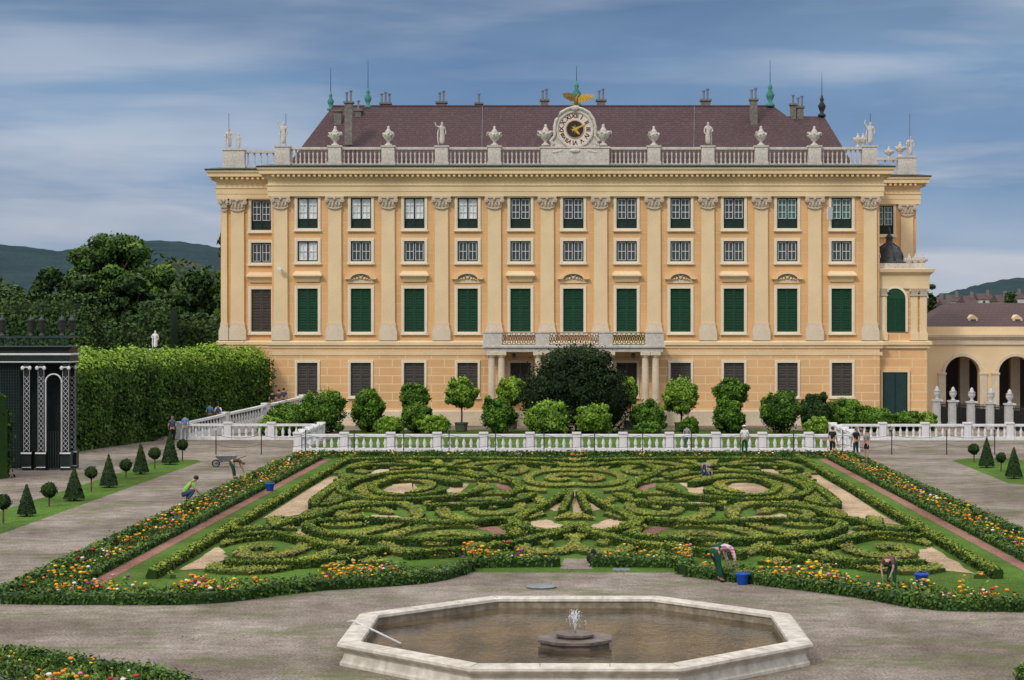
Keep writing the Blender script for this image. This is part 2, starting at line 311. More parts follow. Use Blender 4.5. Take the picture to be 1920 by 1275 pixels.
def person(label,loc,rz,pose,shirt,trous,hair='hair',group=None,sc=1.,shorts=False,extra=None,sleeve=False):
    p={k:V(v) for k,v in POSE[pose].items()}; t=thing('person',label,'person',loc,rz,group); t.scale=(sc,)*3
    mx=lambda v,s:V((v.x*s,v.y,v.z))
    bd=(p['ne']-p['sp']).normalized(); sh=p['ch']+bd*.09
    hd=(p['he']-p['ne']).normalized(); fw=V((0,1,0)); fw=(fw-hd*fw.dot(hd)); fw=fw.normalized() if fw.length>.1 else V((0,0,-1))
    if pose=='bend': fw=V((0,.5,-.85)).normalized()
    ch=[[(p['pe'],.125),(p['sp'],.105),(p['ch'],.135),(p['ne'],.052),(p['he']-hd*.04,.07),(p['he']+hd*.05,.088),(p['he']+hd*.1,.05)],
        [4,(p['he']-hd*.03+fw*.095,.018)]]
    fingers=[]
    for s in (1,-1):
        el=mx(p['el'],s); wr=mx(p['wr'],s); shd=sh+V((.17*s,0,0)); dv=(wr-el).normalized(); side=V((0,1,0)) if abs(dv.y)<.7 else V((1,0,0))*-s
        side=(side-dv*side.dot(dv)).normalized()
        ch.append([2,(shd,.06),(el,.043),(wr,.028),(wr+dv*.07,.036)])
        palm=wr+dv*.07; outn=dv.cross(side).normalized()
        for k in range(4):
            o=side*(.026-.0175*k); ln=(.07,.08,.075,.06)[k]; fingers.append([(palm+o+dv*.01,.009),(palm+o+dv*(.02+ln*.5),.0085),(palm+o+dv*(.02+ln*.85)+outn*.015*-s,.007)])
        fingers.append([(wr+dv*.03+side*.03,.011),(wr+dv*.06+side*.055,.0095),(wr+dv*.09+side*.06,.008)])
        kn=mx(p['kn' if s>0 else 'kn2'],s); an=mx(p['an' if s>0 else 'an2'],s)
        ch.append([0,(p['pe']+V((.09*s,0,-.03)),.085),(kn,.06),(an,.038),(an+V((.01*s,.13,-.05)),.035)])
    put('body',skin(ch+fingers,'skin'),t)
    c=[[(p['pe']+(p['sp']-p['pe'])*.1,.145),(p['sp'],.125),(p['ch'],.155),(p['ne']-bd*.05,.07)]]
    for s in (1,-1):
        el=mx(p['el'],s); wr=mx(p['wr'],s); shd=sh+V((.17*s,0,0)); e=[2,(shd,.075),(shd+(el-shd)*.7,.06)]
        if sleeve: e=[2,(shd,.075),(el,.056),(el+(wr-el)*.9,.042)]
        c.append(e)
    put('shirt',skin(c,shirt),t)
    c=[[(p['pe']+(p['sp']-p['pe'])*.15,.14),(p['pe']-V((0,0,.02)),.145)]]
    for s in (1,-1):
        kn=mx(p['kn' if s>0 else 'kn2'],s); an=mx(p['an' if s>0 else 'an2'],s); hp=p['pe']+V((.1*s,0,-.05))
        c.append([1,(hp,.105),(hp+(kn-hp)*.9,.085)] if shorts else [1,(hp,.1),(kn,.077),(an+V((0,0,.03)),.06)])
    put('shorts' if shorts else 'trousers',skin(c,trous),t)
    for s in (1,-1):
        an=mx(p['an' if s>0 else 'an2'],s); put('shoe',skin([[(an+V((0,-.04,-.04)),.042),(an+V((.01*s,.08,-.05)),.042),(an+V((.015*s,.16,-.055)),.032)]],'shoe'),t)
    hm=MB(); q=p['he']+hd*.05-fw*.025; hm.ell(q,(.098,.105,.1),12)
    if hair=='long': hm.ell(q-fw*.06-hd*.14,(.08,.05,.16),10)
    put('hair',hm.mesh('hairl' if hair in('grey','long') else 'hair',True),t)
    if extra: extra(t,p,mx)
    return t
def statue_mesh(kind,m='stone'):
    arm={0:[(-.24,0,1.45),(-.42,.02,1.75),(-.38,0,2.02)],1:[(-.24,0,1.45),(-.36,-.08,1.15),(-.15,-.2,1.1)],2:[(-.24,0,1.45),(-.5,0,1.5),(-.6,0,1.8)]}[kind]
    s=[[((0,0,.12),(.26,.22)),((.03,0,.5),.22),((.05,0,.9),.2),((0,0,1.15),.16),((0,0,1.42),.19),((0,0,1.58),.07),((.02,-.02,1.74),.12),((.02,-.01,1.86),.07)],
       [4]+[(a,.075-.012*i) for i,a in enumerate(arm)],[4,((.24,0,1.45),.075),((.34,-.03,1.12),.06),((.26,-.1,.88),.05)],
       [((-.15,.1,1.5),.05),((-.28,.12,1.),.07),((-.3,.08,.45),.06),((-.25,.05,.08),.04)]]
    return skin(s,m)
# ------------------------------------------------------------ ground
GY0,GY1=18,190
struct('ground',MB().add([(-7000,-300,-.03),(7000,-300,-.03),(7000,9000,-.03),(-7000,9000,-.03)],[(0,1,2,3)]).mesh('field'))
struct('gravel_path',MB().add([(-60,GY0,0),(80,GY0,0),(80,GY1,0),(-60,GY1,0)],[(0,1,2,3)]).mesh('gravel'))
def sheet(name,poly,z,m):
    n=len(poly); return put(name,MB().add([(p[0],p[1],z) for p in poly],[tuple(range(n))]).mesh(m),None,kind='structure')
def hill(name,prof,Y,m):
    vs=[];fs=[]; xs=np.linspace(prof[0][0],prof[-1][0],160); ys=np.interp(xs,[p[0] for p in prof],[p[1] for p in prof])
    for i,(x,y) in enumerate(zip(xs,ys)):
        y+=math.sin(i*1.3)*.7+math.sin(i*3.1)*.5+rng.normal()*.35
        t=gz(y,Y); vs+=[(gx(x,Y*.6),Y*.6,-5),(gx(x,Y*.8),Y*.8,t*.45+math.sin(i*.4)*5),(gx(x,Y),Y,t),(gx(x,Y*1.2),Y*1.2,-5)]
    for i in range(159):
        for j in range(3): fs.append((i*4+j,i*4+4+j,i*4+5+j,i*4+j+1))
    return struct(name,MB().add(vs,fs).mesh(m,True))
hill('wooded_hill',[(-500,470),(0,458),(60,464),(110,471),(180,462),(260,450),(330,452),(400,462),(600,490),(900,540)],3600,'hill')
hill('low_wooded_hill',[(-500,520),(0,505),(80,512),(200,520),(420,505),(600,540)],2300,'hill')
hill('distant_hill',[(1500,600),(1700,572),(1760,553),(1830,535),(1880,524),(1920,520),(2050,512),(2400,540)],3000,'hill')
struct('hill_meadow',MB().add([(gx(308,2850),2850,gz(489,2850)),(gx(340,2850),2850,gz(486,2850)),(gx(385,2850),2850,gz(498,2850)),(gx(350,2850),2850,gz(501,2850))],[(0,1,2,3)]).mesh('hillmeadow'))
sheet('parterre_lawn',[(-17.3,57.5),(-10.6,57.),(-3.6,63.2),(3.6,63.2),(10.6,57.),(17.3,56.5),(17.3,119.4),(-17.3,119.4)],.004,'lawn')
for s in(-1,1):
    sheet('red_gravel_path',[(s*14.85,59.5),(s*15.35,59.5),(s*15.35,117),(s*14.85,117)][::s],.012,'redg')
    sheet('bed_soil',[(s*15.5,58.5),(s*16.95,58.5),(s*16.95,118.5),(s*15.5,118.5)][::s],.009,'earth')
sheet('entrance_path',[G(1050,1068),G(1112,1068),G(1100,1048),G(1058,1048)],.012,'gravel')
sheet('grass_strip',[(-25.2,60),(-22.4,60),(-22.4,115),(-23,116.6),(-24,117),(-25.2,116)],.004,'lawn'); sheet('grass_strip',[(22.4,99),(23.2,97.6),(27,97.3),(27,118),(24.2,118),(22.8,116)],.004,'lawn')
sheet('grass_bed',[(-17.5,126.5),(17.6,126.5),(17.6,150),(-17.5,150)],.004,'lawn')
sands=[[(-13.2,81),(-12.0,82),(-11.7,88),(-12.3,95),(-12.7,103.5),(-13.2,103.5)],[(-9.8,92.6),(-8.5,91.5),(-7.7,95.5),(-8.4,99),(-9.2,98.4)],[(-13.1,63.6),(-12.2,64.3),(-12.3,67.8),(-13.1,70.6)],
 [(-9.4,79.),(-6.9,78.6),(-6.8,81),(-8.6,82.4)],[(-1.9,75.2),(-.7,74.6),(-.45,77.8),(-1.1,80.6),(-1.8,79.6)],[(-1.35,85),(-.3,83),(-.2,94.5),(-.6,94.5)],[(-6.4,94),(-5.6,93),(-5.4,98.4),(-6.2,99)],
 [(-11.3,103.6),(-10.3,103.6),(-10.4,109),(-11.2,108.5)],[(-6.4,86),(-4.8,85.2),(-4.6,87.8),(-6.1,88.4)],[(-8.4,66.8),(-7.2,66.5),(-7.2,69.9),(-8.1,70)],[(-3.9,100.5),(-3.3,100),(-3.2,103),(-3.8,103.5)],[(-11.,74.2),(-10.1,74.),(-10.2,77.4),(-10.9,77.4)]]
reds=[[(-11,82),(-10.4,83),(-9.4,86),(-9.8,86.6),(-10.8,84)],[(-3.6,89),(-3.,90),(-2.7,96),(-4.2,99),(-4.,97),(-3.3,94)],[(-2.8,73),(-2.2,74.5),(-3.2,77.5),(-4.5,78.5),(-3.3,75.5)]]
def ragged(q,a=.18):
    o=[]; n=len(q)
    for i in range(n):
        p0=np.array(q[i][:2]);p1=np.array(q[(i+1)%n][:2])
        for k in range(6): p=p0+(p1-p0)*k/6; o.append((p[0]+rng.normal(0,a*.45),p[1]+rng.normal(0,a)))
    return o
for sd in sands:
    for s in (-1,1):
        sh=0 if s<0 else rng.uniform(-.3,.3); k=1 if s<0 else rng.uniform(1.,1.3)
        q=[(s*abs(x),y) for x,y in sd]; c=np.mean(q,0); q=[(c[0]+(x-c[0])*k+sh,c[1]+(y-c[1])*k) for x,y in q]
        sheet('sand_patch',ragged(q),.016,'sand')
for sd in reds:
    for s in (-1,1): sheet('red_gravel_patch',ragged([(s*abs(x),y) for x,y in sd],.1),.014,'redg')
def inpoly(x,y,poly):
    r=np.zeros(len(x),bool); n=len(poly)
    for i in range(n):
        x1,y1=poly[i][:2];x2,y2=poly[i-1][:2]
        c=((y1>y)!=(y2>y))&(x<(x2-x1)*(y-y1)/(y2-y1+1e-9)+x1); r^=c
    return r
def grow(poly,k=1.12,dy=0):
    c=np.mean([p[:2] for p in poly],0); return [tuple(c+(np.array(p[:2])-c)*k+np.array([0,dy])) for p in poly]
cen=[(-8.6,95.5),(-9.3,81.5),(-11.2,69),(-4.2,107.5),(-3.8,84.5),(-5,71.5),(-10.6,110.5),(-.6,101.),(-1.2,70.5)]
def pattern(x,y):
    ax=-np.abs(x); best=np.full(len(x),1e9); val=np.zeros(len(x))
    for i,(cx,cy) in enumerate(cen):
        dx=ax-cx; dy=(y-cy)/2.6; r=np.sqrt(dx*dx+dy*dy); th=np.arctan2(dy,dx)
        v=np.cos(2*PI*r/1.3+th*(1 if i%2 else -1)+.25*np.sin(ax*1.7+i)+.25*np.sin(y*.5))
        m=r<best; val=np.where(m,v,val); best=np.where(m,r,best)
    ok=(val>.3)&(ax>-13.1)&(y<116)
    yf=np.interp(-ax,[0,3.6,10.6,14],[65.8,65.8,60.3,60.]); ok&=y>yf+1.5
    ok&=~((ax>-1.4)&(y>82)&(y<94.5))
    for p in sands: ok&=~inpoly(ax,y,grow(p,1.08))&~inpoly(ax,y,grow(p,1.,-1.))
    for p in reds: ok&=~inpoly(ax,y,grow(p,1.2,-.4))
    return ok
nb=400000; x=rng.uniform(-13.4,13.4,nb); y=rng.uniform(60,117,nb); jx=rng.normal(0,.035,nb); jy=rng.normal(0,.04,nb); ok=pattern(x,y); x=(x+jx)[ok];y=(y+jy)[ok]
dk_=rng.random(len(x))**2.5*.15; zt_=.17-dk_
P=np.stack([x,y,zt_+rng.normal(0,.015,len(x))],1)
nr=np.stack([rng.normal(0,.4,len(x)),rng.normal(-.2,.4,len(x)),np.ones(len(x))],1)
core=MB(); gx_,gy_=np.meshgrid(np.arange(-13.4,13.4,.2),np.arange(60,117,.2)); a=gx_.ravel();b=gy_.ravel(); ok2=pattern(a+.1,b+.1)
for q,w in zip(a[ok2].tolist(),b[ok2].tolist()): core.add([(q,w,.0),(q+.2,w,.0),(q+.2,w,.13),(q,w,.13),(q+.2,w+.2,.13),(q,w+.2,.13)],[(0,1,2,3),(3,2,4,5)])
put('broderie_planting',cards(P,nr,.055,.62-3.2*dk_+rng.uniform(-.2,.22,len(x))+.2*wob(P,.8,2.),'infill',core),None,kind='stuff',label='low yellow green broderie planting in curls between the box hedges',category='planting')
pxc={'oval scroll hedge round the upper sand patch':[(905,905),(860,897),(780,893),(705,900),(655,915),(640,930),(680,943),(760,946),(850,940),(915,925)],
'small curl hedge inside the upper oval':[(860,915),(810,906),(745,905),(700,920),(720,936),(790,938),(830,928)],
'hooked hedge beside the middle at the far end':[(1040,880),(990,876),(940,880),(925,895),(960,910),(975,925),(950,938)],
'long far hedge line nearest the white balustrade':[(1065,871),(900,867),(760,867),(640,870)],
'long lower hook hedge in the near half':[(960,1003),(965,1014),(900,1022),(780,1024),(650,1018),(585,1003),(580,992),(620,986)],
'wavy hedge above the lower hook':[(620,988),(700,984),(800,990),(880,990),(950,984),(968,998)],
'S shaped hedge by the outer lawn strip':[(445,985),(435,1000),(480,1006),(520,995),(555,985),(590,978),(640,962),(740,956)],
'sloping hedge at the near outer corner':[(430,1018),(520,1012),(620,1035),(700,1045)],
'bowed hedge just behind the near flower bed':[(420,1068),(480,1068),(560,1066),(660,1056),(720,1040)],
'outer rib hedge of the central fan':[(1062,930),(1040,945),(1010,962),(985,975)],
'inner rib hedge of the central fan':[(1070,932),(1062,950),(1052,970)],
'arched hedge between oval and fan':[(1000,936),(960,950),(890,956),(800,958)],
'curved hedge leading to the path opening':[(1066,1006),(1020,1016),(960,1030),(870,1042),(760,1050)],
'short wavy hedge at the far outer corner':[(655,887),(700,880),(800,881),(900,886)],
'middle rounded hedge below the fan':[(1072,1000),(1030,1008),(970,996),(980,976),(1000,968)],
'outer sickle hedge beside the long sand wedge':[(655,903),(620,925),(590,950),(600,958),(640,948)]}
for nm,c in pxc.items():
    for s in(-1,1):
        pts=[G(a,b) for a,b in c]; pts=[(-s*p.x,p.y) for p in pts]
        l0=(pts[0][0],pts[0][1],0); wd=.28 if 'rib' in nm else .44
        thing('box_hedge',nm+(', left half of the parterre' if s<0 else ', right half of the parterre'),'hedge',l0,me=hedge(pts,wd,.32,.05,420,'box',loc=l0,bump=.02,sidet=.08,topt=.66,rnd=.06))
def hthing(nm,label,pts,w,h,size,dens,m,**k):
    l0=(pts[0][0],pts[0][1],0); return thing(nm,label,'hedge',l0,me=hedge(pts,w,h,size,dens,m,loc=l0,**k))
for s,nm in((-1,'left'),(1,'right')):
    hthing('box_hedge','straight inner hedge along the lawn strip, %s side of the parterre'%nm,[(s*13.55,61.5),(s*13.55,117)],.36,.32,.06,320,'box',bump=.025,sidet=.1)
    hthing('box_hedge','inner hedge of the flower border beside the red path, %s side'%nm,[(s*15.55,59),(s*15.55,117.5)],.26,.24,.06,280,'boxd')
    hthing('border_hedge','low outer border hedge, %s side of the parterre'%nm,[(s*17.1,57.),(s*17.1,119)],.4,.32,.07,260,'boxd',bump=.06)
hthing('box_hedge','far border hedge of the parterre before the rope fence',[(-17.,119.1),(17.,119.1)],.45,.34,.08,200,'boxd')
frontL=[G(5,1131),G(200,1133),G(400,1130),G(560,1110),(-4.9,60.6),G(868,1076)]; frontL=[(p[0],p[1]) for p in frontL]
frontR=[G(1290,1080),G(1420,1095),G(1600,1118),G(1750,1142),G(1925,1146)]; frontR=[(p[0],p[1]) for p in frontR]
hthing('border_hedge','near outer border hedge sweeping round the fountain, left part',frontL,.42,.34,.065,320,'boxd',bump=.06)
hthing('border_hedge','near outer border hedge sweeping round the fountain, right part',frontR,.42,.34,.065,320,'boxd',bump=.06)
a=G(868,1064);b=G(1050,1062); hthing('border_hedge','short straight border hedge just left of the path opening',[(frontL[-1][0]+.1,frontL[-1][1]+.3),(a.x+.15,a.y),(b.x,b.y)],.42,.34,.065,300,'boxd',smooth=False)
a=G(1108,1062);b=G(1286,1064); hthing('border_hedge','short straight border hedge just right of the path opening',[(a.x,a.y),(b.x,b.y),(frontR[0][0]-.1,frontR[0][1]+.3)],.42,.34,.065,300,'boxd',smooth=False)
# flower beds
FC=[((.85,.27,.01),.48),((.9,.56,.02),.28),((.8,.78,.7),.09),((.5,.02,.03),.07),((.25,.03,.3),.04),((.75,.2,.35),.04)]
fm=[]
for i,(c,w) in enumerate(FC): fm.append(mat('petals_%s'%('orange','yellow','white','red','purple','pink')[i],c,.6,20,.1,3,0))
def flowers(label,base,hmin=.3,hmax=.75,nf=300,dens=7,size=.065):
    n=len(base); o=np.array([base[:,0].mean(),base[:,1].mean(),0]); t=thing('flower_bed',label,'flower bed',tuple(o))
    k=dens; wb=wob(np.c_[base,np.zeros(n)],1.7,1.); B=np.repeat(base,k,0); hh=np.repeat(rng.uniform(hmin,hmax,n)*(.75+.6*wb)*np.where(rng.random(n)<.06,1.7,1),k)
    zz=rng.random(len(B))*np.maximum(hh,.12); P=np.c_[B+rng.normal(0,.08,(len(B),2)),zz]
    put('foliage',cards(P-o,rng.normal(0,1,(len(B),3))+np.array([0,-.4,.5]),.07,.1+.55*zz/.6+rng.uniform(-.2,.4,len(B)),'flowerleaf',asp=.38),t,kind='stuff')
    mb=MB(); pr=np.cumsum([w for _,w in FC]); pk=rng.random(n)**1.5-wb*.6; idx=np.argsort(pk)[:nf]
    hb=hh[::k]
    for i in idx:
        x,y=base[i]; u=rng.random()
        u=(u*.5+.5+.3*math.sin(x*.9)+.3*math.sin(y*.5))%1 if rng.random()<.4 else u
        mb.k=min(5,int(np.searchsorted(pr,u))); r=size*rng.uniform(.45,1.25); z=max(.14,hb[i]*rng.uniform(.75,1.15))
        mb.ell((x-o[0],y-o[1],z),(r,r,r*.6),6)
    put('blossom',mb.mesh(fm,True),t,kind='stuff'); return t
for s,nm in((-1,'left'),(1,'right')):
    n=2600; yy=58.5+60*rng.random(n)**1.15; xx=s*rng.uniform(15.75,16.9,n)
    flowers('long flower border of marigolds and mixed blooms along the %s side of the parterre'%nm,np.c_[xx,yy],.28,.8,420)
def along(pts,d0,d1,n):
    s,X,Nn=resamp(pts,.3); u=rng.random(n)*s[-1]; w=rng.uniform(d0,d1,n)
    return np.c_[np.interp(u,s,X[:,0])-np.interp(u,s,Nn[:,0])*w,np.interp(u,s,X[:,1])-np.interp(u,s,Nn[:,1])*w]
flowers('near left flower bed of orange, yellow and red blooms behind the curved hedge',along(frontL,.35,2.3,1600),.2,.65,330)
flowers('near right flower bed of orange and yellow blooms behind the curved hedge',along(frontR,.35,2.3,1400),.2,.65,290)
flowers('short flower bed left of the path opening',np.c_[rng.uniform(-3.8,-.9,450),rng.uniform(65.,67.,450)],.25,.8,80)
flowers('short flower bed right of the path opening',np.c_[rng.uniform(1.0,4.,450),rng.uniform(65.,67.,450)],.25,.8,80)
flowers('thin row of tall mixed flowers along the far edge of the parterre',np.c_[rng.uniform(-17,17,900),rng.uniform(117.6,118.7,900)],.2,.55,130)
for nm,pts in(('left',frontL),('right',frontR)):
    s,X,Nn=resamp(pts,1.); poly=[tuple(X[i]-Nn[i]*.1) for i in range(len(X))]+[tuple(X[i]-Nn[i]*2.4) for i in range(len(X))][::-1]
    sheet('bed_soil',poly,.008,'earth')
fb=[(-18,46.4),(-14.2,46.7),(-12.2,45.6),(-10.4,44.4),(-9.2,43.3),(-8.2,42.)]
hthing('border_hedge','clipped low hedge edging the flower bed in the bottom left corner of the photo',fb,.4,.3,.055,480,'boxd',bump=.05)
n=1600; xx=rng.uniform(-17,-8.8,n); yy=rng.uniform(40.8,46.2,n); k=yy<np.interp(xx,[-18,-14.2,-12.2,-10.4,-8.2],[45.9,46.2,45.1,43.9,41.6]); flowers('orange and purple flowers of the bed in the bottom left corner',np.c_[xx[k],yy[k]],.25,.7,200,dens=10,size=.06)
hthing('border_hedge','low hedge edging the bed at the bottom right corner of the photo',[(10.1,41.5),(10.3,43.6),(10.8,44.9),(12.5,45.6)],.35,.25,.055,460,'boxd',bump=.05)
n=320; flowers('few orange flowers of the bed at the bottom right corner',np.c_[rng.uniform(10.5,12.2,n),rng.uniform(42.,44.5,n)],.25,.6,50,dens=10,size=.065)
n=34000; xx=rng.uniform(-24,24,n); yy=rng.uniform(40.5,64,n); P=np.c_[xx,yy,np.full(n,.012)]
k=(wob(P,.8,3.)+.7*wob(P,2.3,1.)+rng.normal(0,.12,n)>.42)&(np.hypot(xx,yy-48.2)>6.5)&(yy<np.interp(np.abs(xx),[0,3.6,10.6,30],[62.5,62,55.8,55.8]))
P=P[k]; n=len(P); put('weeds',cards(P,np.c_[rng.normal(0,1,(n,2)),rng.uniform(.2,1,n)],.035,rng.random(n),'flowerleaf',asp=.35),None,kind='stuff',label='sparse low weeds sprouting in the gravel around the fountain',category='weeds')
# ------------------------------------------------------------ topiary
def cone(side,x,y,h,r):
    t=thing('topiary_cone','clipped dark yew cone %s'%side,'topiary',(x,y,0),group='clipped yew cones on the grass strips')
    n=2600; u=1-np.sqrt(rng.random(n)); a=rng.random(n)*2*PI; rr=r*(1-u)**.85*(1+rng.normal(0,.05,n)); rr=np.maximum(rr,.04)
    P=np.c_[rr*np.cos(a),rr*np.sin(a),.12+u*(h-.12)]; nr=np.c_[np.cos(a),np.sin(a),np.full(n,.35)]+rng.normal(0,.4,(n,3))
    core=MB().lathe([(r*.85,.14),(r*.88,.3),(r*.45,h*.6),(.03,h*.95)],14)
    put('foliage',cards(P,nr,.06,.15+.25*u+rng.uniform(-.25,.3,n),'leafd',core),t)
    put('trunk',MB().tube([(0,0,0),(0,0,.25)],.06).mesh('trunk'),t)
def ball(side,x,y,h,r):
    t=thing('topiary_ball','small round headed clipped tree %s'%side,'topiary',(x,y,0),group='round headed little trees on the grass strips')
    put('foliage',crown([(0,0,h-r,r,r,r)],1500,.055,'leafd',.86,.1,light=.3),t); put('trunk',MB().tube([(0,0,0),(.01,0,h*.5),(0,0,h-r)],[.045,.035,.03]).mesh('trunk'),t)
ORD=['nearest the camera','second from the camera','third from the camera','fourth from the camera','fifth from the camera','at the very far end']
for i,(px,py,top,hw) in enumerate([(50,968,907,16),(139,939,877,18),(204,914,852,16),(264,889,830,14),(319,871,808,15)]):
    p=G(px,py); s=F/p.y; cone('on the left grass strip, %s'%ORD[i],p.x,p.y,(py-top)/s,hw/s)
for i,(px,py,top,hw) in enumerate([(6,982,927,14),(92,950,905,14),(171,922,875,11),(236,898,861,11),(290,879,839,11),(342,865,824,10)]):
    p=G(px,py); s=F/p.y; ball('on the left grass strip, %s'%ORD[i],p.x,p.y,(py-top)/s,hw/s)
for i,(px,py,top,hw) in enumerate([(1901,897,838,15),(1850,877,820,14)]):
    p=G(px,py); s=F/p.y; cone('on the right grass strip, %s'%('nearer one','farther one')[i],p.x,p.y,(py-top)/s,hw/s)
for i,(px,py,top,hw) in enumerate([(1877,884,849,9),(1826,866,832,10)]):
    p=G(px,py); s=F/p.y; ball('on the right grass strip, %s'%('nearer one','farther one')[i],p.x,p.y,(py-top)/s,hw/s)
# ------------------------------------------------------------ fountain
fy=48.2; t=thing('fountain','octagonal stone fountain basin with a low central jet','fountain',(0,fy,0)); ap=5.65
def octo(a,dy=0): r=a/math.cos(PI/8); return [(r*math.cos(PI/8+k*PI/4),dy+r*math.sin(PI/8+k*PI/4)) for k in range(8)]
o0=octo(ap)
mb=MB(); mb.mould(o0,[(-.08,0),(-.03,0),(-.03,.07),(-.08,.12),(-.13,.28),(-.08,.36),(.0,.41),(.04,.46),(.03,.52),(-.03,.55),(-.44,.56),(-.5,.53),(-.51,.46),(-.46,.42)],True); put('rim',mb.mesh('rim'),t)
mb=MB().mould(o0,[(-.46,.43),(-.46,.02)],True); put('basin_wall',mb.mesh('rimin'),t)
jn=MB()
for i in range(8):
    a=V((*o0[i],0));b=V((*o0[(i+1)%8],0)); d=(b-a).normalized(); inn=V((-d.y,d.x,0)); up=V((0,0,.563))
    for q in (1/3,2/3): c=a+(b-a)*q+up+inn*.03; e=d*.008; jn.add([c-e,c+e,c+e+inn*.42,c-e+inn*.42],[(0,1,2,3)])
    inn2=-a.normalized(); e=V((-inn2.y,inn2.x,0))*.008; c=a+up+inn2*.03; jn.add([c-e,c+e,c+e+inn2*.46,c-e+inn2*.46],[(0,1,2,3)])
put('joint',jn.mesh('rimin'),t,kind='stuff')
wm=bpy.data.materials.new('water'); w=nt(wm); p=N(w,'ShaderNodeBsdfPrincipled'); oo=N(w,'ShaderNodeOutputMaterial'); w.links.new(p.outputs[0],oo.inputs[0])
p.inputs['Roughness'].default_value=.07
tc=N(w,'ShaderNodeTexCoord'); n1=N(w,'ShaderNodeTexNoise',I_Scale=.6,I_Detail=9.,I_Roughness=.65); w.links.new(tc.outputs['Object'],n1.inputs['Vector'])
r=ramp(w,[(.35,(.025,.02,.011)),(.65,(.13,.09,.048))]); w.links.new(n1.outputs[0],r.inputs[0]); w.links.new(r.outputs[0],p.inputs['Base Color'])
n2=N(w,'ShaderNodeTexNoise',I_Scale=5.,I_Detail=4.); w.links.new(tc.outputs['Object'],n2.inputs['Vector'])
bp=N(w,'ShaderNodeBump',I_Strength=.35,I_Distance=.035); w.links.new(n2.outputs[0],bp.inputs['Height']); w.links.new(bp.outputs[0],p.inputs['Normal'])
M['water']=wm
ow=octo(ap-.46); struct('water',MB().add([(a,b,.26) for a,b in ow],[tuple(range(8))]).mesh('water'),(0,fy,0))
pd=-1.0; ped=MB()
for a,z0,z1 in((.84,.1,.39),(.9,.39,.46),(.4,.46,.51),(.46,.51,.56)): ped.prismz(octo(a,pd),z0,z1)
put('central_pedestal',ped.mesh('redstone'),t)
put('nozzle',MB().tube([(0,pd,.56),(0,pd,.64)],.03).mesh('metal'),t)
jm=MB()
for k in range(60):
    a=rng.random()*2*PI; v=rng.uniform(.02,.17); pts=[]; hh=rng.uniform(.4,.68)
    for q in np.linspace(0,1,7): pts.append((math.cos(a)*v*q*1.3,pd+math.sin(a)*v*q*1.3,.6+hh*4*q*(1-q*.85)*.7))
    i=int(rng.integers(0,4))
    jm.tube(pts[i:i+3],[.005,.008,.004],4)
    for e in range(3): q=rng.random(); jm.ell((math.cos(a)*v*q*1.8,pd+math.sin(a)*v*q*1.8,.6+hh*2.8*q*(1-q*.9)),(.008,.008,.012),5)
M['spray']=mat('water_spray',(.85,.87,.9),.2,5,.02,1,0); put('jet',jm.mesh('spray',True),t,kind='stuff')
a=G(662,1166,.6);b=G(752,1207,.3); thing('pipe','thin pale pipe laid over the left rim of the fountain into the water','pipe',tuple(a),me=MB().tube([(-.15,.1,-.02),(0,0,.03),tuple((b-a)*.5+V((0,0,.02))),tuple(b-a)],[.028,.03,.028,.028],8).mesh('greystone',True))
c=G(1015,1102); thing('manhole_cover','round grey metal cover lying on the gravel behind the fountain','cover',tuple(c),me=MB().lathe([(.45,.0),(.47,.05),(.4,.08),(.1,.09)],20).mesh('metal'))
c=G(1165,1069); thing('drain_grate','small greenish slatted drain grate on the gravel','grate',tuple(c),me=MB().box(-.28,.28,-.3,.3,0,.03).box(-.24,-.16,-.25,.25,.03,.045).box(-.04,.04,-.25,.25,.03,.045).box(.16,.24,-.25,.25,.03,.045).mesh('metal'))
c=G(1110,1056); thing('sack','black sack slumped beside the path opening','sack',tuple(c),me=MB().ell((0,0,.18),(.2,.18,.2)).ell((.05,0,.38),(.1,.09,.12)).mesh('cblack',True))
# ------------------------------------------------------------ balustrades
balm=MB().lathe([(.1,0),(.1,.06),(.055,.09),(.1,.2),(.115,.3),(.07,.48),(.05,.58),(.075,.62),(.09,.68)],8).mesh('white',True)
pierm=MB().box(-.24,.24,-.24,.24,0.22,1.15).box(-.29,.29,-.29,.29,1.15,1.27).box(-.28,.28,-.28,.28,0,.22).mesh('white')
def run(label,p0,p1,z0=0.,z1=0.,sp=3.1,ends=(1,1),bs=.42):
    p0=V((*p0,0));p1=V((*p1,0)); d=p1-p0; L=d.length; t=thing('stone_balustrade',label,'balustrade',(p0.x,p0.y,0),math.atan2(d.y,d.x))
    def slab(y,a,b):
        return MB().hexa([(0,-y,z0+a),(L,-y,z1+a),(L,y,z1+a),(0,y,z0+a),(0,-y,z0+b),(L,-y,z1+b),(L,y,z1+b),(0,y,z0+b)])
    put('base',slab(.2,-1.4 if z1>0 else 0,.24).mesh('white'),t); put('rail',slab(.19,.98,1.14).mesh('white'),t)
    n=max(1,round(L/sp)); c=0
    for i in range(n+1):
        if (i==0 and not ends[0])or(i==n and not ends[1]): continue
        x=L*i/n; put('pier',pierm,t,(x,0,z0+(z1-z0)*i/n+.003))
    for i in range(n):
        a=L*i/n+.35;b=L*(i+1)/n-.35; k=max(1,int((b-a)/bs))
        for j in range(k+1):
            x=a+(b-a)*j/k; c+=1
            if c<=100: put('baluster',balm,t,(x,0,z0+(z1-z0)*x/L+.24),sc=(1,1,1.09))
run('long white stone balustrade across the far end of the parterre',(-17.9,124),(18.1,124))
run('white balustrade return running away at the left corner of the parterre',(-18.1,124.6),(-18.1,137),ends=(0,1))
run('white balustrade return running away at the right corner of the parterre',(18.3,124.6),(18.3,136.4),ends=(0,1))
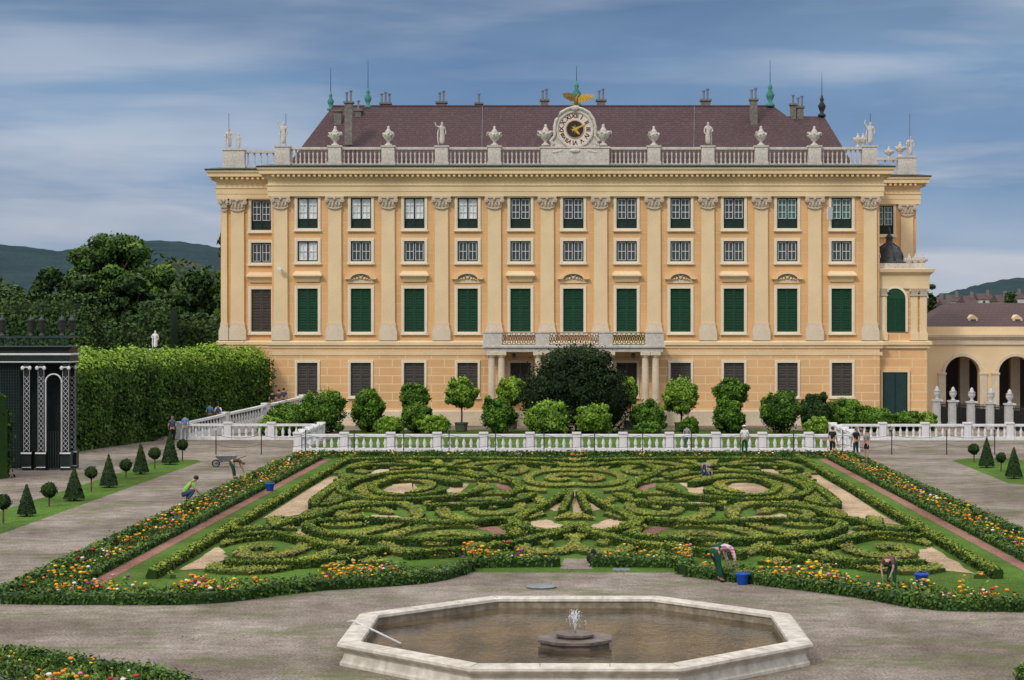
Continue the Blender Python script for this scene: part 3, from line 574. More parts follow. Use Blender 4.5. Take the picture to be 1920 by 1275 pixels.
run('white balustrade left of the shrubs, running to the foot of the ramp',(-27.9,137.2),(-18.6,137.2),ends=(1,0))
run('sloping white balustrade beside the ramp up to the palace',(-28.3,137.8),(-22.,155.6),0.,1.3,sp=6)
run('white balustrade right of the parterre, below the porch',(18.9,136.8),(37,136.8),ends=(0,1))
struct('ramp',MB().hexa([(-36,131,-.3),(-28.4,137.6,-.3),(-22.1,156.6,-.3),(-31,156.6,-.3),(-36,131,0.01),(-28.4,137.6,.02),(-22.1,156.6,1.3),(-31,156.6,1.3)]).mesh('gravel'))
postm=MB().tube([(0,0,0),(0,0,1.55)],.035,6).lathe([(.06,0),(.06,.03)],8).mesh('iron')
posts=[405,490,573,664,757,842,929,1020,1115,1205,1296,1388,1488,1580,1672,1775,1865]
pp=[]
for px in posts:
    Y=121.4; pp.append((gx(px,Y),Y))
    thing('rope_fence_post','thin dark metal post of the rope fence in front of the white balustrade','post',(pp[-1][0],Y,0),group='posts of the rope fence',me=postm)
for i in range(len(pp)-1):
    a=V((*pp[i],0));b=V((*pp[i+1],0)); mb=MB()
    for hz in(1.25,.65): mb.tube([(b-a)*q+V((0,0,hz-.35*4*q*(1-q)*.6)) for q in np.linspace(0,1,7).tolist()],.014,4)
    thing('fence_rope','pair of sagging dark ropes strung between two posts of the rope fence','rope',tuple(a),group='ropes of the rope fence',me=mb.mesh('rope'))
# ------------------------------------------------------------ palace
D=157.; S=F/D
fx=lambda p,d=D:(p-VX)*d/F
fz=lambda y,d=D:H-(y-HY)*d/F
PAL=thing('palace','long yellow palace front with pilasters, green shutters and a clock on the roof parapet','palace',(0,D,0))
bays=[577,677,777,877,976,1075,1175,1276,1376,1476,1578]; HW=.83
XL,XRt=fx(510),fx(1649)
def grid(xs,zs,hole,y,dep,m):
    mb=MB()
    for i in range(len(xs)-1):
        for j in range(len(zs)-1):
            a,b,c,d=xs[i],xs[i+1],zs[j],zs[j+1]
            if hole(i,j):
                mb.add([(a,y,c),(b,y,c),(b,y,d),(a,y,d),(a,y+dep,c),(b,y+dep,c),(b,y+dep,d),(a,y+dep,d)],[(0,1,5,4),(1,2,6,5),(2,3,7,6),(3,0,4,7)])
            else: mb.add([(a,y,c),(b,y,c),(b,y,d),(a,y,d)],[(0,1,2,3)])
    return mb.mesh(m)
rows=dict(up=(fz(428),fz(371)),sm=(fz(490),fz(452)),ta=(fz(622),fz(541)),gr=(fz(742),fz(680)))
xs=[XL]
for b in bays: xs+=[fx(b)-HW,fx(b)+HW]
xs.append(XRt)
zs=[6.6,rows['ta'][0],rows['ta'][1],rows['sm'][0],rows['sm'][1],rows['up'][0],rows['up'][1],20.5]
put('upper_wall',grid(xs,zs,lambda i,j:i%2==1 and j in(1,3,5),0,.3,'orange'),PAL)
put('ground_floor_wall',grid(xs,[1.25,*rows['gr'],6.6],lambda i,j:i%2==1 and j==1,-.18,.4,'rust'),PAL)
put('wall_body',MB().box(XL,XRt,.3,22,0,21.05).mesh('orange'),PAL)
put('base_course',MB().mould([(XL,20),(XL,0),(XRt,0),(XRt,8)],[(.18,0),(.34,0),(.34,1.15),(.26,1.25),(.1,1.26)]).mesh('plinth'),PAL)
U=[(XL,3),(XL,0),(XRt,0),(XRt,10)]
BELT=[(.1,6.3),(.24,6.32),(.24,6.5),(.36,6.58),(.36,6.8),(.28,6.9),(.05,6.95)]
put('belt_course',MB().mould(U,BELT).mesh('cream'),PAL)
put('lower_belt',MB().mould(U,[(.1,5.72),(.22,5.74),(.22,6.0),(.1,6.02)]).mesh('cream'),PAL)
CPROF=[(.05,18.72),(.3,18.72),(.3,19.1),(.34,19.12),(.34,19.5),(.42,19.6),(.42,19.66),(.3,19.7),(.3,20.15),(.4,20.22),(.4,20.5),(.95,20.52),(.95,20.78),(1.05,20.86),(1.1,21.04),(.1,21.06)]
FPROF=[(.1,21.05),(1.14,21.045),(1.16,21.14),(.1,21.34)]
def entab(path):
    put('entablature',MB().mould(path,CPROF).mesh('cream'),PAL); put('flashing',MB().mould(path,FPROF).mesh('flash'),PAL)
    mb=MB()
    for i in range(len(path)-1):
        a=V((*path[i],0));b=V((*path[i+1],0)); d=(b-a); L=d.length; d.normalize(); nn=V((d.y,-d.x,0)); k=int(L/.42)
        for j in range(k):
            c=a+d*((j+.5)*L/k)+nn*.62; e=d*.1; f=nn*.24
            q=[c-e-f,c+e-f,c+e+f,c-e+f]; mb.hexa([tuple(v+V((0,0,z))) for z in(20.3,20.515) for v in q])
    put('modillion',mb.mesh('cream'),PAL,kind='stuff')
entab([(XL,3),(XL,0),(XRt,0),(XRt,10)])
def pil(w,zb=6.95,zt=18.72):
    zc=zt-.95; mb=MB(); mb.box(-w/2-.18,w/2+.18,-.34,0,zb,zb+.85); mb.box(-w/2-.12,w/2+.12,-.3,0,zb+.85,zb+1.05); mb.box(-w/2-.06,w/2+.06,-.26,0,zb+1.05,zb+1.45)
    b=MB().hexa([(-w/2,-.22,zb+1.45),(w/2,-.22,zb+1.45),(w/2,0,zb+1.45),(-w/2,0,zb+1.45),(-w/2+.03,-.2,zc),(w/2-.03,-.2,zc),(w/2-.03,0,zc),(-w/2+.03,0,zc)])
    c=MB(); c.box(-w/2-.02,w/2+.02,-.26,0,zc,zc+.08); c.hexa([(-w/2,-.24,zc+.08),(w/2,-.24,zc+.08),(w/2,0,zc+.08),(-w/2,0,zc+.08),(-w/2-.12,-.34,zt-.14),(w/2+.12,-.34,zt-.14),(w/2+.12,0,zt-.14),(-w/2-.12,0,zt-.14)])
    c.box(-w/2-.22,w/2+.22,-.42,0,zt-.14,zt-.01)
    for s in(-1,1):
        cc=(s*(w/2+.08),zt-.32); c.prism([(cc[0]+.19*math.cos(a),cc[1]+.19*math.sin(a)) for a in np.linspace(0,2*PI,12,endpoint=False)],-.46,-.02)
        c.prism([(cc[0]+.07*math.cos(a),cc[1]+.07*math.sin(a)) for a in np.linspace(0,2*PI,8,endpoint=False)],-.5,-.46)
    for k in range(4):
        x=-w/2+w*(k+.5)/4; c.ell((x,-.3,zc+.32),(.1,.1,.2),6); c.ell((x+.06,-.34,zc+.5),(.07,.08,.08),6)
    c.ell((0,-.42,zt-.2),(.12,.1,.14),6)
    c.tube([(-w/2-.05,-.27,zc+.1),(-w/4,-.3,zc-.04),(0,-.31,zc-.08),(w/4,-.3,zc-.04),(w/2+.05,-.27,zc+.1)],.05,6)
    return mb.mesh('plinth'),b.mesh('cream'),c.mesh('capstone')
PM=pil(1.12)
def pilaster(px,d=D,y=0.,me=PM):
    x=fx(px,d); o=put('pilaster',me[1],PAL,(x,y,0)); put('pilaster_base',me[0],o); put('capital',me[2],o)
for px in [527,628,728,828,927,1026,1126,1226,1327,1427,1527,1631]: pilaster(px)
def surround(h,w=HW,m=.24,sill=True):
    mb=MB(); mb.box(-w-m,-w,-.08,.06,-m*.6,h+m); mb.box(w,w+m,-.08,.06,-m*.6,h+m); mb.box(-w,w,-.08,.06,h,h+m); mb.box(-w,w,-.08,.06,-m*.6,0)
    mb.box(-w-m+.02,-w-.06,-.11,-.08,-m*.5,h+m-.03); mb.box(w+.06,w+m-.02,-.11,-.08,-m*.5,h+m-.03)
    if sill: mb.box(-w-m-.06,w+m+.06,-.2,-.02,-m*.6-.12,-m*.6)
    return mb.mesh('pale')
def sash(h,rowsn,low=0.,w=HW):
    c=MB(); c.k=0; z0=low
    c.box(-w+.005,-w+.1,.1,.24,0.005,h-.005); c.box(w-.1,w-.005,.1,.24,0.005,h-.005); c.box(-w+.1,w-.1,.1,.24,h-.1,h-.005); c.box(-w+.1,w-.1,.1,.24,.005,.1)
    c.box(-.06,.06,.11,.23,.1,h-.1)
    if low: c.box(-w+.1,w-.1,.12,.22,low-.04,low+.05)
    c.k=1
    for s in(-1,1):
        a,b=(.06,w-.1) if s>0 else(-w+.1,-.06); m=(a+b)/2; c.box(m-.022,m+.022,.13,.2,max(.1,low+.05),h-.1)
        for e in(a+.025,b-.025): c.box(e-.025,e+.025,.135,.205,max(.1,low+.05),h-.1)
        for k in range(1,rowsn): z=z0+(h-z0)*k/rowsn; c.box(a,b,.128,.195,z-.022,z+.022)
        for z in (h-.12,max(.1,low+.05)+.02): c.box(a,b,.132,.2,z-.02,z+.02)
    return c.mesh(['casing','wfr'])
def quadm(x0,x1,z0,z1,y,m): return MB().add([(x0,y,z0),(x1,y,z0),(x1,y,z1),(x0,y,z1)],[(0,1,2,3)]).mesh(m)
def louvre(h,m,w=HW):
    mb=MB(); a,b=.012,w-.012
    mb.box(a,a+.09,.02,.1,0.01,h-.01); mb.box(b-.09,b,.02,.1,.01,h-.01)
    for z in(.01,h*.5-.05,h-.13): mb.box(a+.09,b-.09,.025,.095,z,z+.12)
    z=.16
    while z<h-.2:
        if abs(z-h*.5)>.12: mb.hexa([(a+.09,.02,z),(b-.09,.02,z),(b-.09,.035,z-.01),(a+.09,.035,z-.01),(a+.09,.08,z+.075),(b-.09,.08,z+.075),(b-.09,.095,z+.065),(a+.09,.095,z+.065)])
        z+=.13
    mb.box(a+.09,b-.09,.1,.11,.1,h-.1); return mb.mesh(m)
hu=rows['up'][1]-rows['up'][0]; hs=rows['sm'][1]-rows['sm'][0]; ht=rows['ta'][1]-rows['ta'][0]; hg=rows['gr'][1]-rows['gr'][0]
SU,SS,ST,SG=surround(hu),surround(hs),surround(ht),surround(hg,m=.2)
FU,FS=sash(hu,3,hu*.3),sash(hs,2,0)
LP=quadm(-HW+.1,HW-.1,.1,hu*.3,.17,'casing')
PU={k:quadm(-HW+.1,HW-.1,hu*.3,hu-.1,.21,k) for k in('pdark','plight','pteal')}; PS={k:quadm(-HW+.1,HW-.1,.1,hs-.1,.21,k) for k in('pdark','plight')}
LT=louvre(ht,'shutg'); LG=louvre(hg,'shutd_shade'); LTd=louvre(ht,'shutd_shade')
hood=MB(); hood.hexa([(-1.05,-.3,.0),(1.05,-.3,.0),(1.05,0,.0),(-1.05,0,.0),(-.95,-.12,-.45),(.95,-.12,-.45),(.95,0,-.45),(-.95,0,-.45)]).box(-1.2,1.2,-.45,0,0.,.12).hexa([(-1.2,-.45,.12),(1.2,-.45,.12),(1.2,0,.12),(-1.2,0,.12),(-1.0,-.12,.42),(1.0,-.12,.42),(1.0,0,.42),(-1.0,0,.42)]); hood=hood.mesh('cream')
hc=MB()
outer=[(.98*math.cos(a),.05+.55*math.sin(a)) for a in np.linspace(PI,0,14)]; inner=[(.82*math.cos(a),.02+.42*math.sin(a)) for a in np.linspace(PI,0,14)]
for k in range(13): hc.prism([inner[k],inner[k+1],outer[k+1],outer[k]],-.36,-.001)
hc.box(-1.28,-.84,-.34,0,0,.13).box(.84,1.28,-.34,0,0,.13); hc.box(-1.1,1.1,-.08,0,-.3,0.02)
hc=hc.mesh('cream')
rel=MB()
for a,b,r in((0,.2,.16),(-.3,.12,.13),(.3,.12,.13),(-.52,.08,.1),(.52,.08,.1),(-.15,.32,.09),(.15,.32,.09),(-.68,.02,.07),(.68,.02,.07)): rel.ell((a,-.12,b-.05),(r,.12,r),7)
rel=rel.mesh('plinth',True)
def window(kind,x,y,bright='pdark',d=0):
    z={'u':rows['up'][0],'s':rows['sm'][0],'t':rows['ta'][0],'g':rows['gr'][0]}[kind]
    o=put('window',{'u':SU,'s':SS,'t':ST,'g':SG}[kind],PAL,(x,y,z))
    if kind=='u': put('frame',FU,o); put('pane',PU[bright],o); put('lower_panel',LP,o)
    elif kind=='s': put('frame',FS,o); put('pane',PS[bright if bright in PS else 'pdark'],o)
    else:
        m=LTd if d else {'t':LT,'g':LG}[kind]
        put('shutter',m,o,(0,0.05,0)); put('shutter',m,o,(-HW,0.05,0))
    return o
for i,b in enumerate(bays):
    x=fx(b)
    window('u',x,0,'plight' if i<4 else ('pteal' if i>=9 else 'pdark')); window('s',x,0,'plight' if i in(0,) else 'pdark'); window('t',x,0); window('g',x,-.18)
    zh=fz(518)
    if i%2==0: put('window_hood',hood,PAL,(x,0,zh))
    else: o=put('curved_window_hood',hc,PAL,(x,0,zh-.25)); put('relief',rel,o)
put('open_casement',MB().box(0,.7,-.03,.03,0,1.0).mesh('wfr'),PAL,(fx(1560),-.08,fz(412)),rz=-2.3)
Yl=3.; dl=D+Yl; xl=fx(414,dl)
xw=fx(490,dl); xsw=[xl,xw-HW,xw+HW,XL]
put('wing_wall',grid(xsw,zs,lambda i,j:i==1 and j in(1,3,5),Yl,.3,'orange'),PAL); put('wing_ground_wall',MB().box(xl,XL,Yl-.18,Yl+.3,0,6.6).mesh('rust'),PAL)
put('wing_body',MB().box(xl,XL,Yl+.3,22,0,21.05).mesh('orange'),PAL)
ul=[(xl,21),(xl,Yl),(XL-.01,Yl)]
entab(ul); put('belt_course',MB().mould(ul,BELT).mesh('cream'),PAL)
pilaster(446,dl,Yl,PM); pilaster(421,dl,Yl,pil(.5))
window('u',xw,Yl,'pdark'); window('s',xw,Yl); window('t',xw,Yl,d=1); put('window_hood',hood,PAL,(xw,Yl,fz(518)))
Yr=10.; dr=D+Yr; xr=fx(1718,dr); x7=fx(1657,dr)
put('wing_wall',grid([XRt,x7-HW,x7+HW,xr],zs,lambda i,j:i==1 and j in(1,3,5),Yr,.3,'orange'),PAL)
put('wing_body',MB().box(XRt,xr,Yr+.3,22,0,21.05).mesh('orange'),PAL)
entab([(XRt+.01,Yr),(xr,Yr),(xr,21)]); pilaster(1700,dr,Yr); window('u',x7,Yr,'pteal'); window('s',x7,Yr)
ZP=21.2; ZR=fz(276)
rbal=MB().lathe([(.1,0),(.1,.07),(.045,.1),(.085,.28),(.045,.5),(.085,.72),(.045,.86),(.085,.92),(.085,.98)],8).mesh('stone',True)
def pedmesh(w): return MB().box(-w/2,w/2,-.3,.5,ZP+.35,ZR).box(-w/2-.06,w/2+.06,-.36,.56,ZP,ZP+.35).box(-w/2-.07,w/2+.07,-.37,.57,ZR,ZR+.12).mesh('stone')
peds=[530,628,728,828,927,1226,1327,1427,1527,1630]; pw=[1.2]+[1.05]*8+[1.2]
for px,w in zip(peds,pw): put('pedestal',pedmesh(w),PAL,(fx(px),0,0))
def rail(x0,x1,y=0.,n=None):
    o=put('parapet_rail',MB().box(x0,x1,-.15,.35,ZR-.2,ZR).box(x0,x1,-.2,.4,ZP,ZP+.2).mesh('stone'),PAL,(0,y,0)); n=n or max(2,int((x1-x0)/.4))
    for k in range(n): put('baluster',rbal,o,(x0+(x1-x0)*(k+.5)/n,.1,ZP+.2),sc=(1,1,(ZR-.2-ZP-.2)/.98))
ed=[530,628,728,828,927,(1013,1143),1226,1327,1427,1527,1630]
for i in range(10):
    a=ed[i];b=ed[i+1]; xa=fx(a[1]) if isinstance(a,tuple) else fx(a)+.56; xb=fx(b[0]) if isinstance(b,tuple) else fx(b)-.56; rail(xa,xb,n=9)
rail(fx(459,dl),XL-.1,Yl,5); put('pedestal',pedmesh(1.8),PAL,(fx(439,dl),Yl,0)); rail(XRt+.3,fx(1683,dr),Yr,4); put('pedestal',pedmesh(1.6),PAL,(fx(1700,dr),Yr,0))
urn=MB().lathe([(.3,0),(.3,.12),(.14,.2),(.12,.36),(.34,.55),(.46,.8),(.44,.95),(.26,1.05),(.3,1.12),(.16,1.3),(.1,1.42),(.12,1.5),(.05,1.62)],12)
for s in(-1,1): urn.tube([(s*.4,0,.7),(s*.62,0,.85),(s*.58,0,1.08),(s*.3,0,1.08)],.06,6)
for k in range(10): a=k*.63; urn.ell((.4*math.cos(a),.4*math.sin(a),.88+.08*(k%2)),(.12,.12,.12),6)
urn=urn.mesh('stone',True)
for px in(628,728,927,1226,1427,1527): put('urn',urn,PAL,(fx(px),.1,ZR+.12),rz=px)
for px in(1023,1131): put('urn',urn,PAL,(fx(px),-.05,ZR+.1),sc=1.1)
for px,k,f in((531,0,1),(828,2,1),(1328,1,-1),(1632,0,1)): put('statue',statue_mesh(k),PAL,(fx(px),.1,ZR+.12),sc=(f*1.05,1.05,1.05),rz=.3*k)
for px,k in((429,1),(447,0)): put('statue',statue_mesh(k),PAL,(fx(px,dl),Yl+.1,ZR+.12),sc=.95 if px<440 else .7)
put('statue',statue_mesh(1),PAL,(fx(1707,dr),Yr+.1,ZR+.12),sc=.95); put('urn',urn,PAL,(fx(1688,dr),Yr+.1,ZR+.12),sc=.8); put('urn',urn,PAL,(fx(1667,dr),Yr+.1,ZR-.1),sc=.7)
for px in (1610,1620): put('urn',urn,PAL,(fx(px),.4,ZR+.05),sc=.7)
# clock
cx,cz=0.,fz(243); ck=MB(); ck.box(-2.8,2.8,-.35,.6,ZP,ZR-.1); ck.box(-2.88,2.88,-.42,.65,ZR-.1,ZR+.02)
sil=[(-2.0,ZR+.02),(-1.95,ZR+.4),(-1.6,ZR+.7),(-1.6,ZR+1.3),(-1.5,cz+.7),(-1.25,cz+1.3),(-.8,cz+1.6),(-.35,cz+1.75),(.35,cz+1.75),(.8,cz+1.6),(1.25,cz+1.3),(1.5,cz+.7),(1.6,ZR+1.3),(1.6,ZR+.7),(1.95,ZR+.4),(2.0,ZR+.02)]
ck.prism(sil,-.2,.5)
for s in(-1,1):
    ck.tube([(s*1.75,-.2,ZR+.2),(s*1.95,-.2,ZR+.5),(s*1.65,-.25,ZR+.9),(s*1.66,-.25,cz+.2),(s*1.52,-.25,cz+.8),(s*1.15,-.25,cz+1.35),(s*.65,-.25,cz+1.65),(s*.2,-.25,cz+1.78)],[.16,.17,.12,.13,.13,.13,.12,.1],8)
    for k in range(5): ck.ell((s*(1.1+.16*k),-.3,cz-1.75-.03*k),(.15,.12,.13),6)
ck.ell((0,-.35,cz+1.7),(.3,.2,.25),8); ck.ell((0,-.35,cz-1.75),(.5,.15,.2),8)
cko=put('clock_surround',ck.mesh('stone'),PAL)
def disc(r,y0,y1,m,n=40,rin=None):
    mb=MB(); A=np.linspace(0,2*PI,n,endpoint=False)
    if rin:
        for k in range(n):
            a,b=A[k],A[(k+1)%n]; mb.prism([(rin*math.cos(a),rin*math.sin(a)),(r*math.cos(a),r*math.sin(a)),(r*math.cos(b),r*math.sin(b)),(rin*math.cos(b),rin*math.sin(b))],y0,y1)
    else: mb.prism([(r*math.cos(a),r*math.sin(a)) for a in A],y0,y1)
    return mb.mesh(m)
M['dialring']=mat('dial_ring',(.78,.68,.58),.7,8,.05); M['brass']=mat('brass_ring',(.55,.28,.16),.5,8,.1); M['numeral']=mat('numeral_paint',(.1,.04,.03),.6)
put('dial_rim',disc(1.52,-.36,-.2,'stone',40,1.38),cko,(cx,0,cz)); put('dial',disc(1.39,-.26,-.2,'dialring'),cko,(cx,0,cz)); put('dial_centre',disc(.68,-.3,-.262,'iron'),cko,(cx,0,cz)); put('inner_ring',disc(.75,-.32,-.265,'brass',36,.68),cko,(cx,0,cz))
def text(s,size,ext=.01):
    c=bpy.data.curves.new('t','FONT'); c.body=s; c.size=size; c.extrude=ext; c.offset=.012; c.align_x='CENTER'; c.align_y='CENTER'; o=bpy.data.objects.new('t',c); C.objects.link(o)
    dg=bpy.context.evaluated_depsgraph_get(); dg.update(); me=bpy.data.meshes.new_from_object(o.evaluated_get(dg)); bpy.data.objects.remove(o); return me
for k,s in enumerate(['XII','I','II','III','IV','V','VI','VII','VIII','IX','X','XI']):
    a=PI/2-k*PI/6; me=text(s,.5 if len(s)<4 else .4); me.materials.clear(); me.materials.append(M['numeral'])
    o=put('numeral',me,cko,(cx+1.08*math.cos(a),-.275,cz+1.08*math.sin(a)))
    o.rotation_euler=(Matrix.Rotation(k*PI/6,3,'Y')@Matrix.Rotation(PI/2,3,'X')).to_euler()
def hand(ang,L,w,m='gold'):
    d=V((math.cos(ang),0,math.sin(ang)));n=V((-d.z,0,d.x)); q=[(d*-.25+n*w),(d*-.25-n*w),(d*L*.75-n*w*1.6),d*L,(d*L*.75+n*w*1.6)]
    return MB().prism([(v.x,v.z) for v in q],-.36,-.33).mesh(m)
put('hand',hand(math.radians(25),.95,.05),cko,(cx,0,cz)); put('hand',hand(math.radians(-50),.6,.06),cko,(cx,-.04,cz))
st=MB()
for k in range(8): a=k*PI/4; st.prism([(.42*math.cos(a),.42*math.sin(a)),(.1*math.cos(a+.4),.1*math.sin(a+.4)),(.1*math.cos(a-.4),.1*math.sin(a-.4))][::-1],-.325,-.301)
put('star',st.mesh('gold'),cko,(cx,0,cz))
eg=skin([[((0,.05,0),.1),((0,0,.3),.2),((.03,-.02,.6),.17),((.12,-.05,.82),.09),((.2,-.06,.92),.09),((.34,-.08,.88),.03)],[((-.08,0,.15),.1),((-.35,.1,-.05),.1),((-.5,.15,-.1),.05)]],'goldd')
eo=put('eagle',eg,PAL,(.1,-.1,cz+1.9))
for s in(-1,1):
    w=MB(); tip=[(s*.1,.62),(s*.45,.95),(s*.9,1.0),(s*1.55,.9),(s*1.35,.74),(s*1.42,.66),(s*1.1,.6),(s*1.15,.5),(s*.82,.46),(s*.8,.36),(s*.5,.34),(s*.12,.3)]
    if s<0: tip=[(x*.75,z+.05-x*.05) for x,z in tip][::-1]
    w.prism(tip[::-1],-.08,.02)
    for k in range(5): w.tube([(s*(.3+.2*k)*(1 if s>0 else .75),-.09,.82),(s*(.4+.22*k)*(1 if s>0 else .75),-.09,.5+.03*k)],.035,5)
    put('wing',w.mesh('gold' if s>0 else 'goldd'),eo,(0,0,0))
put('orb',MB().ell((0,0,0),(.3,.25,.22)).mesh('gold',True),eo,(0,0,-.12))
def hip(x0,x1,y0,y1,z0,rx0,rx1,yr,zr,m='roof'):
    return MB().add([(x0,y0,z0),(x1,y0,z0),(x1,y1,z0),(x0,y1,z0),(rx0,yr,zr),(rx1,yr,zr)],[(0,1,5,4),(1,2,5),(2,3,4,5),(3,0,4)]).mesh(m)
zr=gz(199,D+9)
RO=put('roof',hip(fx(536,D+1.5),fx(1607,D+1.5),1.2,17,21.15,fx(624,D+9),fx(1450,D+9),9,zr),PAL)
put('rear_roof',hip(8,fx(1608,D+5),5,21,21.15,12,fx(1545,D+13),13,gz(218,D+13)),PAL)
put('ridge_cap',MB().tube([(fx(624,D+9),9,zr),(fx(1450,D+9),9,zr)],.09,6).mesh('roof'),RO)
for px in(905,1302): put('roof_cable',MB().tube([(fx(px,D+9),8.95,zr+.02),(fx(px-2,D+1.5),1.35,21.3)],.025,4).mesh('metal'),RO)
for k in range(9): put('snow_rail',MB().tube([(-22.5+k*5,2.,22.05),(-18.2+k*5,2.,22.05)],.02,4).mesh('iron'),RO)
def chim(px,py0,py1,w,yl,pots,m='brickc'):
    d=D+yl; x=fx(px,d); z0=gz(py1,d)-1.; z1=gz(py0,d); hw=w/2*d/F; o=put('chimney',MB().box(-hw,hw,-.4,.4,z0,z1).box(-hw-.1,hw+.1,-.5,.5,z1,z1+.15).mesh(m),PAL,(x,yl,0))
    for k in range(pots):
        xx=(k-(pots-1)/2)*.34; put('flue',MB().tube([(xx,0,z1+.14),(xx,0,z1+.85+.15*(k%2))],.09,8).lathe([(.15,0),(.15,.1)],8,(xx,0,z1+.85+.15*(k%2))).mesh('metal'),o)
for a in((634,210,226,13,7,0),(654,194,250,14,3.2,2),(672,209,220,11,8,1),(723,196,204,18,10,3),(828,194,204,18,10,2),(898,196,204,12,10,1),(1021,190,204,14,10,2),(1127,190,204,16,10,2),(1323,190,204,17,10,2),(1413,189,215,13,7,2),(1487,198,216,10,13,1),(1500,203,216,12,13,2)): chim(*a)
def finial(px,pyt,pyb,d,mm,knob):
    x=fx(px,D+d); zb=gz(pyb,D+d); zt=gz(pyt,D+d); k=knob
    o=put('finial',MB().lathe([(.3*k,0),(.3*k,.15*k),(.12*k,.3*k),(.24*k,.6*k),(.3*k,.8*k),(.1*k,1.1*k),(.16*k,1.25*k),(.05*k,1.6*k)],10).mesh(mm,True),PAL,(x,d,zb)); put('lightning_rod',MB().tube([(0,0,1.5*k),(0,0,zt-zb)],[.035,.015],5).mesh('iron'),o)
finial(620,127,207,9,'verdigris',1.); finial(690,113,203,9,'verdigris',1.1); finial(1081,123,200,9,'verdigris',1.4); finial(1444,112,200,9,'verdigris',1.3); finial(1541,136,219,13,'iron',1.2)
for px in(535,428,1633,1707): put('lightning_rod',MB().tube([(0,0,0),(0,0,2.7)],.018,4).mesh('iron'),PAL,(fx(px),.3,ZR+.1))
bx0,bx1=fx(909),fx(1243); zb0=fz(651); BO=put('balcony',MB().mould([(bx0,0),(bx0,-2.6),(bx1,-2.6),(bx1,0)],[(-.4,zb0-.35),(-.1,zb0-.35),(-.1,zb0-.05),(.05,zb0),(.05,zb0+.18),(-.02,zb0+.22),(-.4,zb0+.22)]).box(bx0+.3,bx1-.3,-2.3,0,zb0-.2,zb0+.2).mesh('stone'),PAL)
zt=fz(624)
for px,w in((926,1.5),(1018,1.1),(1135,1.1),(1225,1.5)):
    put('balcony_pier',MB().box(-w/2,w/2,-2.6,-2.2,zb0+.22,zt).box(-w/2-.05,w/2+.05,-2.65,-2.15,zt,zt+.1).mesh('stone'),BO,(fx(px),0,0))
M['ironpale']=mat('painted_railing',(.15,.135,.125),.7,8,.15)
def ironp(x0,x1,m):
    mb=MB(); z0,z1=zb0+.25,zt
    for z in(z0,z1): mb.box(x0,x1,-2.42,-2.38,z-.04,z+.04)
    n=int((x1-x0)/.38)
    for k in range(n):
        cx=x0+(x1-x0)*(k+.5)/n; mb.tube([(cx+.17*math.cos(a),-2.4,(z0+z1)/2+.3*math.sin(a)) for a in np.linspace(0,2*PI,10)],.035,4); mb.tube([(cx-.17,-2.4,z0),(cx+.17,-2.4,z1)],.028,4); mb.tube([(cx+.17,-2.4,z0),(cx-.17,-2.4,z1)],.028,4); mb.ell((cx,-2.42,(z0+z1)/2),(.09,.03,.09),6)
    put('railing_panel',mb.mesh(m),BO)
ironp(fx(943),fx(1006),'ironpale'); ironp(fx(1030),fx(1123),'ironpale'); ironp(fx(1147),fx(1208),'shutg')
col=MB().box(-.42,.42,-.42,.42,0,1.2).lathe([(.4,1.2),(.4,1.32),(.33,1.4),(.31,1.5),(.3,3.2),(.26,zb0-.85),(.33,zb0-.75),(.36,zb0-.62)],16).box(-.4,.4,-.4,.4,zb0-.62,zb0-.35).mesh('plinth')
for px in(924,942,1010,1027,1126,1143,1208,1227): put('column',col,BO,(fx(px),-2.15,0))
for px in(965,1186): put('lantern',MB().lathe([(.05,0),(.14,.05),(.16,.35),(.05,.45)],8).mesh('iron'),BO,(fx(px),-2.1,zb0-.9))
put('security_camera',MB().tube([(0,0,0),(0,-.5,.05)],.05).box(-.3,.1,-.65,-.4,.0,.22).mesh('white'),PAL,(fx(529),-.2,fz(506)))
# porch
PX0,PX1=XRt+.02,fx(1741); t=thing('porch','projecting side porch with arched green window and dark copper dome','porch',(0,D,0))
put('wall',MB().box(PX0,PX1,.6,9.9,1.2,11.9).mesh('rust'),t); put('base_course',MB().box(PX0,PX1+.1,.45,9.9,0,1.2).mesh('plinth'),t)
pth=[(PX0,.6),(PX1,.6),(PX1,9.8)]
put('belt_course',MB().mould(pth,[(.0,6.3),(.2,6.32),(.2,6.5),(.36,6.6),(.36,6.85),(0,6.95)]).mesh('cream'),t)
put('entablature',MB().mould(pth,[(.0,11.2),(.16,11.2),(.16,11.8),(.2,12.3),(.3,12.4),(.5,12.55),(.55,12.8),(-1,12.95)]).mesh('cream'),t)
put('attic',MB().box(PX0,PX1-.2,.8,9.8,12.8,13.3).mesh('stone'),t)
ax=fx(1680); hw=.86; zsp=fz(560); ar=[(-hw,fz(622))]+[(hw*math.cos(a),zsp+hw*math.sin(a)) for a in np.linspace(PI,0,13)]+[(hw,fz(622))]
put('arched_window',MB().prism([(x,z) for x,z in ar][::-1],.5,.59).mesh('shutg'),t,(ax,0,0))
wa=MB(); ou=[(x*1.22,zsp+(z-zsp)*1.2 if z>zsp else z) for x,z in ar]
for k in range(len(ar)-1): wa.prism([ar[k],ou[k],ou[k+1],ar[k+1]],.42,.6)
put('arch_frame',wa.mesh('pale'),t,(ax,0,0))
sl=MB(); z=fz(620)
while z<zsp: sl.box(-hw+.05,-.05,.46,.5,z,z+.06).box(.05,hw-.05,.46,.5,z,z+.06); z+=.13
put('slats',sl.mesh('shutg'),t,(ax,0,0))
